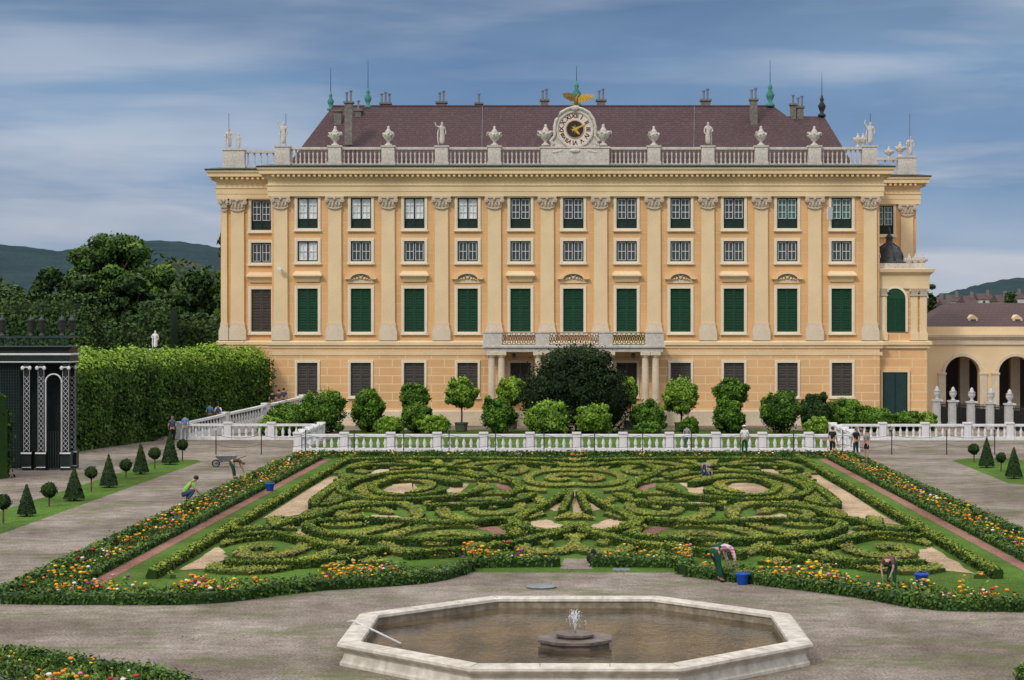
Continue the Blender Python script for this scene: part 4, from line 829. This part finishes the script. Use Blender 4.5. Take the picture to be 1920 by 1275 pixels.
p1=MB().box(-.28,.28,-.16,0,7.6,10.6).box(-.36,.36,-.22,0,6.96,7.6).mesh('cream'); p2=MB().box(-.36,.36,-.26,0,10.6,10.72).hexa([(-.28,-.2,10.72),(.28,-.2,10.72),(.28,0,10.72),(-.28,0,10.72),(-.42,-.3,11.19),(.42,-.3,11.19),(.42,0,11.19),(-.42,0,11.19)]).ell((-.36,-.25,11.),(.12,.1,.14),6).ell((.36,-.25,11.),(.12,.1,.14),6).mesh('capstone')
for px in(1658,1716,1733): o=put('pilaster',p1,t,(fx(px),.6,0)); put('capital',p2,o)
put('door_frame',MB().box(-1.2,-1.02,.4,.6,0,4.35).box(1.02,1.2,.4,.6,0,4.35).box(-1.2,1.2,.4,.6,4.35,4.55).mesh('cream'),t,(fx(1680),0,0))
do=put('door',MB().box(-1.02,1.02,.42,.56,0,4.35).mesh('casing'),t,(fx(1680),0,0)); put('door_panel',MB().box(-.9,-.06,.37,.42,.2,4.2).box(.06,.9,.37,.42,.2,4.2).mesh('cteal'),do)
dm=MB().lathe([(1.5,0),(1.55,.12),(1.25,.25),(1.2,.5),(1.12,.9),(.85,1.35),(.5,1.6),(.3,1.7),(.26,2.1),(.36,2.2),(.2,2.4),(.08,2.55),(.13,2.7),(.03,3.1)],16,ph=.2)
for k in range(8): a=k*PI/4+.2; dm.tube([(1.3*math.cos(a),1.3*math.sin(a),.2),(1.2*math.cos(a),1.2*math.sin(a),.7),(.9*math.cos(a),.9*math.sin(a),1.35),(.35*math.cos(a),.35*math.sin(a),1.72)],.06,5)
put('dome',dm.mesh('lead',True),t,(fx(1678),2.8,13.28))
for px in(1709,1721,1733): put('urn',urn,t,(fx(px),1.1,12.9),sc=.75)
put('statue',statue_mesh(1),t,(fx(1650),1.0,13.2),sc=.6)
# arcade wing
AY=D+6.; t=thing('arcade','low yellow arcade wing with round arches right of the porch','building',(0,AY,0)); ax_=lambda p:fx(p,AY); s=F/AY
z_=lambda y:H-(y-HY)/s
aw=MB(); AX0=PX1+.3; AX1=48.; zt=z_(645); ctr=[ax_(1805),ax_(1905),ax_(2005)]; hw=1.5; zsp=z_(668)-hw; xx=[AX0]
for c in ctr: xx+=[c-hw,c+hw]
xx.append(AX1)
for k in range(0,len(xx),2): aw.box(xx[k],xx[k+1],0,1.2,0,zt)
for c in ctr:
    pt=[(c+hw*math.cos(a),zsp+hw*math.sin(a)) for a in np.linspace(PI,0,15)]
    for k in range(14): aw.prism([pt[k],pt[k+1],(pt[k+1][0],zt),(pt[k][0],zt)],0,1.2)
put('wall',aw.mesh('cream'),t); put('ceiling',MB().box(AX0,AX1,1.2,7,zt-.2,zt).mesh('shutd_shade'),t)
for c in ctr[:2]:
    ar=MB(); A=np.linspace(PI,0,15)
    for k in range(14): ar.prism([(c+hw*math.cos(A[k]),zsp+hw*math.sin(A[k])),(c+(hw+.25)*math.cos(A[k]),zsp+(hw+.25)*math.sin(A[k])),(c+(hw+.25)*math.cos(A[k+1]),zsp+(hw+.25)*math.sin(A[k+1])),(c+hw*math.cos(A[k+1]),zsp+hw*math.sin(A[k+1]))],-.08,-.001)
    put('archivolt',ar.mesh('plinth'),t)
for c in ctr[:2]:
    for q in(-1,1): put('impost',MB().box(c+q*(hw+.25)-.3,c+q*(hw+.25)+.3,-.12,0,0,zsp-.05).box(c+q*(hw+.25)-.36,c+q*(hw+.25)+.36,-.18,0,zsp-.05,zsp+.12).mesh('plinth'),t)
put('cornice',MB().mould([(AX0,0),(AX1,0)],[(0,zt-.05),(.15,zt-.05),(.15,zt+.35),(.3,zt+.45),(.45,zt+.6),(.5,zt+.8),(-.4,zt+.85)]).mesh('plinth'),t)
put('parapet',MB().box(AX0,AX1,.3,.7,zt+.8,z_(618)+.25).mesh('cream'),t); put('shade_toned_rear_wall',MB().box(AX0+1,AX1,7,7.4,0,zt-.25).mesh('shutd_shade'),t)  # rear wall coloured dark to stand in for deep shade behind the arches
for k in range(3): put('inner_pier',MB().box(-.4,.4,-.4,.4,0,zt-.25).mesh('plinth'),t,(ctr[0]+.9+k*4.4,4.,0))
t=thing('long_roofed_house','low house with long dark brown tiled roof beyond the arcade','house',(0,185,0))
put('wall',MB().box(gx(1752,185),60,0,14,0,gz(614,185)).mesh('cream'),t); rf=put('roof',hip(gx(1740,185),62,-.6,14.5,gz(613,185),gx(1772,192),55,7,gz(568,192),'roof2'),t)
for px in(1822,1905):
    o=put('dormer',MB().prism([(-.45,0),(.45,0),(.45,.8),(0,1.15),(-.45,.8)],-.3,1.5).mesh('cream'),t,(gx(px,187),1.6,gz(612,187))); put('dormer_window',MB().box(-.25,.25,-.34,-.3,.15,.7).mesh('pdark'),o)
for k,(px,w,yt,Y) in enumerate([(1765,18,561,420),(1792,26,556,480),(1822,20,558,430),(1850,28,553,520),(1884,22,556,460),(1910,26,551,500),(1779,12,566,350)]):
    o=thing('distant_house','distant town house under a dark roof behind the long brown roof, %s from the left'%['first','third','fourth','fifth','sixth','seventh','second'][k],'house',(gx(px,Y),Y,0),group='distant town houses at the right'); hw=w/2*Y/F; zt=gz(yt,Y)
    put('wall',MB().box(-hw,hw,0,10,0,zt-1.2).mesh(['cream','stone'][k%2]),o); put('roof',MB().add([(-hw-.3,-.3,zt-1.2),(hw+.3,-.3,zt-1.2),(hw+.3,10.3,zt-1.2),(-hw-.3,10.3,zt-1.2),(-hw,5,zt+.5),(hw,5,zt+.5)],[(0,1,5,4),(2,3,4,5),(1,2,5),(3,0,4)]).mesh('roof2'),o)
    put('window',MB().box(-hw*.5,-hw*.2,-.05,0,zt-2.6,zt-1.6).mesh('pdark'),o)
    put('chimney',MB().box(hw*.3,hw*.3+.7,3,3.8,zt-.5,zt+1.4).mesh('brickc'),o)
gp=[1757,1787,1822,1858,1893,1935]
gY=[156.5,155,153,151,149,147]
O6=['first','second','third','fourth','fifth','sixth']
gurn=MB().lathe([(.16,0),(.16,.08),(.07,.15),(.2,.3),(.27,.48),(.22,.58),(.28,.62),(.12,.72),(.14,.8),(.04,.95)],12).mesh('greystone',True)
gped=MB().box(-.34,.34,-.34,.34,.3,2.0).box(-.42,.42,-.42,.42,2.0,2.13).box(-.4,.4,-.4,.4,0,.3).mesh('greystone')
for i,(px,Y) in enumerate(zip(gp,gY)):
    o=thing('gate_pier','grey urn topped pier of the fence below the arches, %s from the left'%O6[i],'pier',(gx(px,Y),Y,0),group='urn topped piers right of the porch'); put('shaft',gped,o); put('urn',gurn,o,(0,0,2.13),sc=1.15)
    if i:
        a=V((gx(gp[i-1],gY[i-1]),gY[i-1],0)); b=V((gx(px,Y),Y,0)); d=b-a; L=d.length-.76; f=thing('iron_fence_panel','black iron railing between the %s and %s urn piers from the left'%(O6[i-1],O6[i]),'railing',tuple(a+d.normalized()*.38),math.atan2(d.y,d.x),group='iron railings between urn piers')
        mb=MB().box(0,L,-.03,.03,.2,.28).box(0,L,-.03,.03,1.7,1.78)
        for k in range(int(L/.16)): mb.box(k*.16+.05,k*.16+.09,-.02,.02,.05,1.95)
        put('railing',mb.mesh('iron'),f); put('backing',MB().box(0.,L,.035,.05,.05,1.6).mesh('iron'),f)
# ------------------------------------------------------------ shrubs before palace
def bush(px,yt,yb,hw,m,label,Y=147.,nm='shrub',n=None,stem=None,blobs=None):
    x=gx(px,Y); s=F/Y; zt=gz(yt,Y); r=hw/s; t=thing(nm,label,'shrub' if nm=='shrub' else 'tree',(x,Y,0))
    if blobs is None:
        zb=max(0,gz(yb,Y)) if stem else 0
        h=(zt-zb); blobs=[(0,0,zb+h*.47,r*.84,r*.84,h*.47)]
        for k in range(26):
            a=rng.random()*2*PI; q=rng.uniform(.6,.9); z=rng.uniform(.12,.9); q*=math.sqrt(max(.12,1-((z-.46)/.54)**2)); blobs.append((math.cos(a)*r*q,math.sin(a)*r*q,zb+h*z,r*rng.uniform(.14,.28),r*rng.uniform(.14,.28),h*rng.uniform(.08,.15)))
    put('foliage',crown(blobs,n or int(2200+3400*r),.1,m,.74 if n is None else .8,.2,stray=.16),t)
    mb=MB().tube([(0,0,0),(.04,0,zt*.3),(0,0,zt*.6)],[.09,.07,.05])
    for k in range(3): a=k*2.1; mb.tube([(0,0,zt*.5),(r*.4*math.cos(a),r*.4*math.sin(a),zt*.75)],[.05,.02],5)
    put('trunk',mb.mesh('trunk'),t)
    if stem: put('tub',MB().lathe([(.35,0),(.45,.05),(.5,.6),(.55,.62),(.55,.7),(.4,.68)],12).mesh('tub'),t)
bush(540,752,808,36,'leaf','rounded green shrub beside the ramp balustrade, leftmost of the shrubs',143)
bush(508,780,806,26,'leafb','low yellowish shrub behind the left white balustrade',140)
bush(607,727,808,48,'leaf','wide leafy green bush at the left end of the shrub row',146)
bush(690,726,806,34,'leaf','upright egg shaped green bush before the second ground floor window')
bush(729,780,812,30,'leafb','low bright bush between the egg shaped and the two tiered bush',144)
bush(779,718,766,31,'leaf','upper ball clipped tree before the third ground floor window',149,nm='clipped_tree',stem=1); bush(782,752,808,33,'leaf','rounded bush under the ball tree before the third window',146)
bush(815,778,812,32,'leafb','low bright bush right of the third ground floor window',143)
bush(865,707,766,30,'leafb','standard tree with round bright crown on a bare stem before the fourth window',148,nm='clipped_tree',stem=1)
bush(958,705,760,27,'leafb','pale leafy small tree behind the left balcony columns',151,nm='clipped_tree',stem=1); bush(934,742,812,33,'leaf','rounded bush at the foot of the left balcony columns',146)
bush(1028,750,812,48,'leafb','wide bright green bush in front of the dark yew, left one',142); bush(1114,755,812,35,'leafb','bright green bush in front of the dark yew, right one',142)
bush(1181,705,760,16,'leafb','small pale tree peeping out right of the dark yew',151,nm='clipped_tree',stem=1)
bush(1216,748,806,35,'leaf','round green bush right of the dark yew',146); bush(1215,792,815,26,'leaf','low bush under the round one right of the yew',142)
bush(1277,705,778,35,'leafb','standard tree with large round crown before the eighth window',148,nm='clipped_tree',stem=1)
bush(1292,782,812,20,'leaf','low bush at the foot of the large round standard tree',144)
bush(1370,707,760,33,'leaf','upper round crowned tree right of the large standard tree',149,nm='clipped_tree',stem=1); bush(1366,748,806,31,'leaf','round bush under the upper round crowned tree',146)
bush(1465,730,810,38,'leaf','tall rounded bush before the tenth ground floor window',145); bush(1530,736,800,29,'leafd','dark rounded bush left of the last ground floor window',148)
bush(1532,782,812,27,'leafb','low bright bush at the right end of the shrub row',142); bush(1580,745,806,40,'leaf','wide dark green bush below the last ground floor window',149)
bush(1640,762,806,36,'leaf','low wide bush just left of the porch door',148); bush(1700,770,808,30,'leaf','low bush before the porch door',149); bush(1735,772,808,24,'leafb','small bush right of the porch door',149)
Y=146; bl=[(0,0,3.3,3.7,2.6,3.3),(-2.2,0,2.4,2.0,1.9,2.6),(2.2,0,2.4,2.0,1.9,2.6),(0,-.4,4.9,2.6,1.9,1.7)]
for k in range(30):
    a=rng.random()*2*PI; z=rng.uniform(.8,5.9); r=4.*math.sqrt(max(.1,1-(abs(z-2.6)/4.1)**2)); bl.append((math.cos(a)*r*.86,math.sin(a)*r*.6,z,.6,.6,.55))
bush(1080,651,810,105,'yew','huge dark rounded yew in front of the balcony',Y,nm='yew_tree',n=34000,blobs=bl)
# ------------------------------------------------------------ vine wall, hedges, trees at left
t=thing('vine_arbour','long green arbour wall overgrown with hanging vines, left of the palace','arbour',(-33,121,0))
put('foliage',hedge([(-34.9,120.6),(-33.2,128),(-31.5,137),(-29.3,147.3),(-26.2,156.6)],3.4,6.1,.125,150,'vine',loc=(-33,121,0),bump=.2,lf=1.3,sidet=.22,topt=.85,rnd=.14),t)
for k in range(9): put('frame_post',MB().box(-.05,.05,-.05,.05,0,5.5).mesh('iron'),t,(-1.2+k*.72,2+k*3.9,0))
t=thing('vine_arbour','vine covered arbour piece at the far left edge, before the dark pavilion','arbour',(-32,103,0)); put('foliage',hedge([(-34.5,104.),(-30.6,101.8)],1.6,4.7,.12,140,'vine',loc=(-32,103,0),bump=.18,lf=1.2,sidet=.2,rnd=.2),t); put('frame_post',MB().box(-.1,.1,-.1,.1,0,4.2).mesh('iron'),t)
# pavilion
ky=108.; kx0,kx1=gx(36,ky),gx(130,ky); kw=kx1-kx0; Wd=1.75
t=thing('trellis_pavilion','black trellis garden pavilion with white ornaments and lantern urns on its roof','pavilion',(kx0,ky,0))
zc=gz(668,ky); zt=gz(632,ky)
colp=[(gx(50,ky)-kx0,0),(gx(77,ky)-kx0,0),(gx(123,ky)-kx0,0),(kw-.2,Wd-.4)]
for x,yy in colp:
    o=put('column_base',MB().box(x-.26,x+.26,-.05,.5,0,.9).box(x-.3,x+.3,-.1,.55,.9,1.05).mesh('black'),t,(0,yy,0)); put('base_moulding',MB().box(x-.3,x+.3,-.13,-.1,.93,1.02).box(x-.26,x+.26,-.08,-.05,.15,.2).mesh('white'),o)
    c=put('column',MB().box(x-.17,x+.17,0,.34,1.05,zc-.4).mesh('black'),t,(0,yy,0))
    w=MB(); z=1.1
    w.box(x-.172,x-.16,-.02,0,1.05,zc-.8).box(x+.16,x+.172,-.02,0,1.05,zc-.8)
    while z<zc-1.3:
        for a,b in(((x-.13,z),(x+.13,z+.28)),((x+.13,z),(x-.13,z+.28))): w.tube([(a[0],-.012,a[1]),(b[0],-.012,b[1])],.01,4)
        z+=.28
    w.tube([(x-.24,-.04,zc-.62),(x+.24,-.04,zc-.62)],.04,6)
    for q in(-1,1): w.ell((x+q*.2,-.1,zc-.66),(.11,.08,.12),8)
    put('trellis',w.mesh('white'),c)
kp=[(-2.6,0),(kw,0),(kw,Wd)]
put('entablature',MB().mould(kp,[(-.3,zc-.4),(.05,zc-.4),(.05,zc+.2),(-.3,zc+.2)]).mesh('black'),t)
put('white_moulding',MB().mould(kp,[(.0,zc-.36),(.08,zc-.34),(.08,zc-.29),(0,zc-.29)]).mesh('white'),t)
put('white_moulding',MB().mould(kp,[(.0,zc+.02),(.12,zc+.08),(.12,zc+.17),(0,zc+.17)]).mesh('white'),t)
put('frieze',MB().mould(kp,[(-.3,zc+.2),(0,zc+.2),(0,zc+.4),(.15,zc+.45),(.2,zc+.55),(-.4,zc+.58)]).mesh('black'),t)
put('roof_slab',MB().box(-2.6,kw-.3,.3,Wd,zc+.1,zc+.5).mesh('black'),t)
ra=MB().mould(kp,[(-.1,zt-.05),(.05,zt-.05),(.05,zt+.06),(-.1,zt+.06)])
for k in range(26):
    x=-2.5+k*.33
    if x<kw-.1: ra.box(x,x+.04,.0,.04,zc+.58,zt-.05); ra.tube([(x,.02,zc+.62),(x+.33,.02,zt-.08)],.014,4); ra.tube([(x,.02,zt-.08),(x+.33,.02,zc+.62)],.014,4)
put('roof_railing',ra.mesh('flash'),t)
lan=MB().lathe([(.16,0),(.16,.06),(.07,.12),(.09,.25),(.22,.4),(.2,.85),(.24,.88),(.1,1.0),(.05,1.1),(.03,1.2)],8).mesh('lead',True)
for px,yy in((3,0),(57,0),(77,0),(115,0),(126,1.)): put('lantern_urn',lan,t,(gx(px,ky)-kx0,yy+.1,zt+.06))
ac=gx(100,ky)-kx0; ar=MB(); hw=.42
A=np.linspace(PI,0,13); zz=zc-1.45
for k in range(12): ar.prism([(ac+hw*math.cos(A[k]),zz+hw*math.sin(A[k])),(ac+(hw+.07)*math.cos(A[k]),zz+(hw+.07)*math.sin(A[k])),(ac+(hw+.07)*math.cos(A[k+1]),zz+(hw+.07)*math.sin(A[k+1])),(ac+hw*math.cos(A[k+1]),zz+hw*math.sin(A[k+1]))],.02,.12)
ar.box(ac-hw-.04,ac-hw,.02,.12,.9,zz).box(ac+hw,ac+hw+.04,.02,.12,.9,zz); put('arch',ar.mesh('white'),t)
sc=MB()
for k in range(50):
    z=.3+k*.16
    if z<zc-.5: sc.box(-2.5,.0,.28,.3,z,z+.03)
for k in range(17): sc.box(-2.5+k*.15,-2.475+k*.15,.25,.28,.1,zc-.4)
put('lattice_screen',sc.mesh('flash'),t)
put('shade_toned_rear_wall',MB().box(-2.6,kw-.15,Wd-.15,Wd-.05,0,zc).mesh('black'),t); put('side_wall',MB().box(kw-.3,kw-.25,.35,Wd-.5,0,zc).mesh('black'),t)  # black rear wall is a backing that paints the interior's shade
g=MB()
for k in range(6): g.box(ac-.36+k*.14,ac-.33+k*.14,.2,.23,0,2.2)
put('gate',g.mesh('flash'),t)
t=thing('garden_statue','white marble statue on a pedestal before the dark clipped hedge','statue',(gx(291,168),168,0)); put('pedestal',MB().box(-.5,.5,-.5,.5,0,6.0).box(-.6,.6,-.6,.6,6.,6.15).mesh('white'),t); put('figure',statue_mesh(1,'white'),t,(0,0,6.15),sc=.85)
def block(label,x0,x1,yt,Y,dep,size=.2):
    a,b=gx(x0,Y),gx(x1,Y); h=gz(yt,Y); thing('clipped_hedge',label,'hedge',(a,Y,0),me=hedge([(a,Y+dep/2),(b,Y+dep/2)],dep,h,size,28,'leafd',smooth=False,loc=(a,Y,0),bump=.1,lf=.8,sidet=.36,topt=.6,rnd=.05))
block('tall dark clipped hedge wall at the far left beyond the pavilion',-80,140,553,178,4); block('tall dark square hedge pillar behind the white statue',259,318,566,182,4); block('dark clipped hedge wall between the pillar and the palace',320,425,592,188,4); block('low dark hedge between round bush and pillar',180,262,606,188,4)
t=thing('clipped_bush','large dark rounded bush behind the vine arbour','bush',(gx(160,175),175,0)); put('foliage',crown([(0,0,4,2.3,2.,6.)],5000,.2,'leafd'),t)
def tree(label,px,yt,hw,Y,m='tree',n=8000,sz=.33,low=.35,nb=40):
    x=gx(px,Y); zt=gz(yt,Y); r=hw*Y/F; t=thing('tree',label,'tree',(x,Y,0)); bl=[(0,0,zt*.58,r*.5,r*.5,zt*.2)]
    for k in range(nb):
        a=rng.random()*2*PI; z=zt*(low+(1-low)*rng.uniform(.1,.92)); f=math.sqrt(max(.08,1-((z/zt-.56)/.46)**2)); q=rng.uniform(.3,.88)*r*f
        bl.append((math.cos(a)*q,math.sin(a)*q*.8,z,r*rng.uniform(.18,.3),r*rng.uniform(.18,.3),r*rng.uniform(.13,.24)))
    bl.append((0,0,zt-r*.3,r*.5,r*.5,r*.3))
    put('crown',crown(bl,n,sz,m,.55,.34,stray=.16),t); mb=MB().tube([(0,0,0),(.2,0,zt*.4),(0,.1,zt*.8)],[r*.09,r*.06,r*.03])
    for k in range(6): a=k*1.1; mb.tube([(0,0,zt*(.35+.06*k)),(r*.6*math.cos(a),r*.6*math.sin(a),zt*(.6+.05*k))],[r*.035,r*.012],5)
    put('trunk',mb.mesh('trunk'),t)
tree('tallest broad green tree rising above the left hedges',213,438,100,262,n=32000,sz=.27,low=.25,nb=90)
tree('dark tree at the far left edge behind the hedge wall',20,540,60,215,'leafd'); tree('dark conifer like tree left of the tallest tree',95,505,42,240,'leafd'); tree('shaggy tree just right of the tallest tree',305,500,50,232,'tree')
tree('mid height tree below the tallest tree, left side',150,520,55,225,'leafd'); tree('mid height tree below the tallest tree, right side',245,515,55,222,'leafd')
tree('dark tree close to the palace corner',372,507,50,215,'leafd'); tree('slim green tree partly hidden by the palace corner',428,440,30,205,'tree')
tree('small tree between the shaggy tree and the pillar hedge',330,545,45,200,'leafd'); tree('dark low tree at left behind the round bush',50,560,70,200,'leafd')
tree('little dark tree beyond the porch, on the right',1747,535,10,260,'leafd',1200); tree('small dark tree by the distant houses at the right edge',1895,548,20,400,'leafd',1500)
bl=[]
for k in range(70): Y=rng.uniform(245,300); px=rng.uniform(-120,420); r=rng.uniform(3,5.5); bl.append((gx(px,Y),Y,rng.uniform(3,gz(548,Y)),r,r,r))
put('woodland',crown(bl,20000,.4,'leafd',.85,.2),None,kind='stuff',label='dark mass of trees behind the left hedges',category='woodland')
# ------------------------------------------------------------ people and tools
def bucket(label,px,py,sc=1.):
    p=G(px,py); mb=MB().lathe([(.15,0),(.17,.02),(.22,.34),(.24,.36),(.24,.39),(.215,.39),(.2,.34),(.15,.04)],16)
    t=thing('bucket',label,'bucket',tuple(p),group='blue buckets'); t.scale=(sc,)*3; put('pail',mb.mesh('blue',True),t); put('handle',MB().tube([(.23*math.cos(a),.05,.36+.12*math.sin(a)) for a in np.linspace(0,PI,8)],.01,5).mesh('metal'),t)
bucket('large blue bucket beside the gardener bending at the near hedge',1392,1096,.9); bucket('blue bucket among the near right flowers',1728,1098,.95); bucket('blue bucket in front of the gardener in the far part of the parterre',1329,897,.95); bucket('blue bucket on the red path at the left',506,921,1.)
def straps(t,p,mx):
    put('overall_bib',skin([[(p['pe']+V((0,-.02,.02)),.15),(p['sp'],.137),(p['ch']*.6+p['sp']*.4,.12)]],'cgreen'),t)
person('bending gardener in green overalls and pink plaid shirt at the near border hedge',tuple(G(1347,1091)),-1.0,'bend','plaid','cgreen','hair',sc=1.08,sleeve=True,extra=straps)
person('gardener in brown shirt bending among the near right flowers',tuple(G(1672,1100)),2.6,'bend','cbrown','cgreen','hair',sc=.88)
person('gardener in grey shirt stooping in the far part of the parterre',tuple(G(1321,899)),-2.4,'bend','cgrey','cdenim','hair',sc=.8)
def cap(t,p,mx): put('cap',MB().ell(p['he']+V((0,0,.1)),(.11,.12,.06)).box(-.07,.07,.08,.2,p['he'].z+.08,p['he'].z+.1).mesh('cwhite',True),t)
person('man in white T-shirt and cap standing at the far balustrade',tuple(G(1396,854)),.2,'stand','cwhite','cgreen','grey',extra=cap,sc=1.08)
person('person in black clothes standing at the right end of the parterre',tuple(G(1561,856)),-.6,'stand','cblack','cblack',sc=1.06)
person('long haired person in dark top right of the one in black',tuple(G(1605,857)),.5,'stand','cblack','cteal','long',sc=1.05)
person('person in grey T-shirt and black shorts, rightmost of the three',tuple(G(1625,860)),2.2,'stand','cgrey','cblack',shorts=True)
person('crouching gardener in lime green shirt on the left gravel path',tuple(G(352,941)),-1.3,'crouch','clime','cdenim','hair',sc=1.15)
person('gardener in green trousers bending beside the wheelbarrow',tuple(G(438,897)),-1.2,'bend','cbrown','cgreen','grey',sc=.95)
def pack(t,p,mx): put('backpack',MB().ell((0,-.2,1.3),(.15,.1,.22)).mesh('cdenim',True),t)
def zg(Y): return max(0.02,min(1.3,(Y-137)*.07))
for lab,px,Y,sh,tr,pose,hr,ex in [('walker in dark clothes at the foot of the ramp, leftmost by the vine arbour',323,133,'cdenim','cblack','walk','long',None),('walker in blue shirt at the foot of the ramp',347,135.5,'cblue','cgrey','stand','hair',None),
  ('walker in teal shirt beside the one in white on the ramp',393,144,'cblue','cdenim','walk','hair',None),('walker in white shirt with a backpack on the ramp',409,143.6,'cwhite','cgrey','walk','hair',pack),
  ('walker in dark jacket at the top of the ramp, left of three',511,153,'cblack','cblack','walk','hair',None),('walker in red brown shirt at the top of the ramp, middle of three',523,154,'cbrown','cdenim','stand','hair',None),('walker in blue shirt at the top of the ramp, right of three',532,155,'cdenim','cblack','stand','hair',None)]:
    person(lab,(gx(px,Y),Y,zg(Y)),0.2,pose,sh,tr,hr,extra=ex,sc=1.06)
person('person in pale top half hidden behind the far balustrade',(gx(1288,126),126,0),0.,'stand','cgrey','cdenim','hair',sc=.92)
p=G(425,876); t=thing('wheelbarrow','grey wheelbarrow standing on the gravel beside the bending gardener','wheelbarrow',tuple(p),PI)
put('tray',MB().add([(-.35,-.3,.35),(.35,-.25,.35),(.35,.25,.35),(-.35,.3,.35),(-.6,-.42,.68),(.62,-.36,.66),(.62,.36,.66),(-.6,.42,.68),(-.32,-.27,.37),(.32,-.22,.37),(.32,.22,.37),(-.32,.27,.37)],[(0,3,2,1),(0,1,5,4),(1,2,6,5),(2,3,7,6),(3,0,4,7),(8,9,10,11),(8,4,5,9),(9,5,6,10),(10,6,7,11),(11,7,4,8)]).mesh('metal'),t)
w=put('wheel',MB().tube([(.62+.2*math.cos(a),0,.21+.2*math.sin(a)) for a in np.linspace(0,2*PI,17)],.045,6).mesh('iron'),t); put('rim',MB().tube([(.62,-.03,.21),(.62,.03,.21)],.13,10).mesh('metal'),w)
for s in(-1,1): put('handle',MB().tube([(.62,s*.08,.21),(.2,s*.2,.34),(-.4,s*.26,.4),(-1.05,s*.3,.62)],.022,6).mesh('iron'),t); put('leg',MB().tube([(-.35,s*.25,.38),(-.42,s*.27,.0)],.022,6).mesh('iron'),t)
# ------------------------------------------------------------ camera, light, sky
cam=bpy.data.cameras.new('camera'); co=bpy.data.objects.new('camera',cam); C.objects.link(co); co.location=(0,0,H); co.rotation_euler=(PI/2,0,0)
cam.sensor_width=36; cam.lens=36*F/1920; cam.shift_x=-(VX-960)/1920; cam.shift_y=-(637.5-HY)/1920; cam.clip_end=20000; cam.clip_start=.5; bpy.context.scene.camera=co
sd=V((-.5,-.72,.78)).normalized(); sun=bpy.data.lights.new('sun','SUN'); sun.energy=1.5; sun.angle=math.radians(10); sun.color=(1,.92,.83); so=bpy.data.objects.new('sun',sun); C.objects.link(so); so.rotation_euler=(-sd).to_track_quat('-Z','Y').to_euler()
W=bpy.data.worlds.new('World'); bpy.context.scene.world=W; W.use_nodes=True; t=W.node_tree; t.nodes.clear(); L=t.links.new
out=N(t,'ShaderNodeOutputWorld'); bg=N(t,'ShaderNodeBackground'); L(bg.outputs[0],out.inputs[0])
sky=N(t,'ShaderNodeTexSky'); sky.sky_type='NISHITA'; sky.sun_disc=False; sky.sun_elevation=math.asin(sd.z); sky.sun_rotation=math.atan2(sd.x,sd.y)
tc=N(t,'ShaderNodeTexCoord'); sp=N(t,'ShaderNodeSeparateXYZ'); L(tc.outputs['Generated'],sp.inputs[0])
mr=N(t,'ShaderNodeMapRange'); mr.inputs[1].default_value=0; mr.inputs[2].default_value=.18; L(sp.outputs[2],mr.inputs[0])
g=ramp(t,[(0,(.62,.65,.71)),(.2,(.40,.49,.63)),(.42,(.20,.33,.53)),(.75,(.175,.29,.47)),(1,(.13,.21,.35))]); L(mr.outputs[0],g.inputs[0])
mp=N(t,'ShaderNodeMapping'); mp.inputs['Scale'].default_value=(4.,4.,30); mp.inputs['Location'].default_value=(1.3,.4,.2); L(tc.outputs['Generated'],mp.inputs[0])
n=N(t,'ShaderNodeTexNoise',I_Scale=1.1,I_Detail=7.,I_Roughness=.5,I_Distortion=.3); L(mp.outputs[0],n.inputs['Vector'])
cr=ramp(t,[(.45,(0,0,0)),(.63,(1,1,1))]); L(n.outputs[0],cr.inputs[0])
fall=ramp(t,[(0,(1,1,1)),(.35,(.85,.85,.85)),(.55,(.4,.4,.4)),(1,(.28,.28,.28))]); L(mr.outputs[0],fall.inputs[0])
fm_=mixc(t,1.,cr.outputs[0],fall.outputs[0],'MULTIPLY'); o=mixc(t,fm_,g.outputs[0],(.66,.66,.71))
n2=N(t,'ShaderNodeTexNoise',I_Scale=.8,I_Detail=6.,I_Roughness=.5); mp2=N(t,'ShaderNodeMapping'); mp2.inputs['Scale'].default_value=(4.5,4.5,17); mp2.inputs['Location'].default_value=(3.3,2.4,.7); L(tc.outputs['Generated'],mp2.inputs[0]); L(mp2.outputs[0],n2.inputs['Vector']); dk=ramp(t,[(.36,(.6,.69,.81)),(.62,(1.1,1.08,1.06))]); L(n2.outputs[0],dk.inputs[0]); o=mixc(t,1.,o,dk.outputs[0],'MULTIPLY')
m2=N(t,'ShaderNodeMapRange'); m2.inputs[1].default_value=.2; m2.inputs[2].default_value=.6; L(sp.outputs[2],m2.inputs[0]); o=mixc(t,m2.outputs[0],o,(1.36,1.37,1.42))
sk=mixc(t,1.,sky.outputs[0],(.1,.1,.1),'MULTIPLY'); o=mixc(t,.12,o,sk)
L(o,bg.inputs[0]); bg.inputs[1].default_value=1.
sc=bpy.context.scene; sc.view_settings.view_transform='Standard'; sc.view_settings.look='None'; sc.view_settings.exposure=0
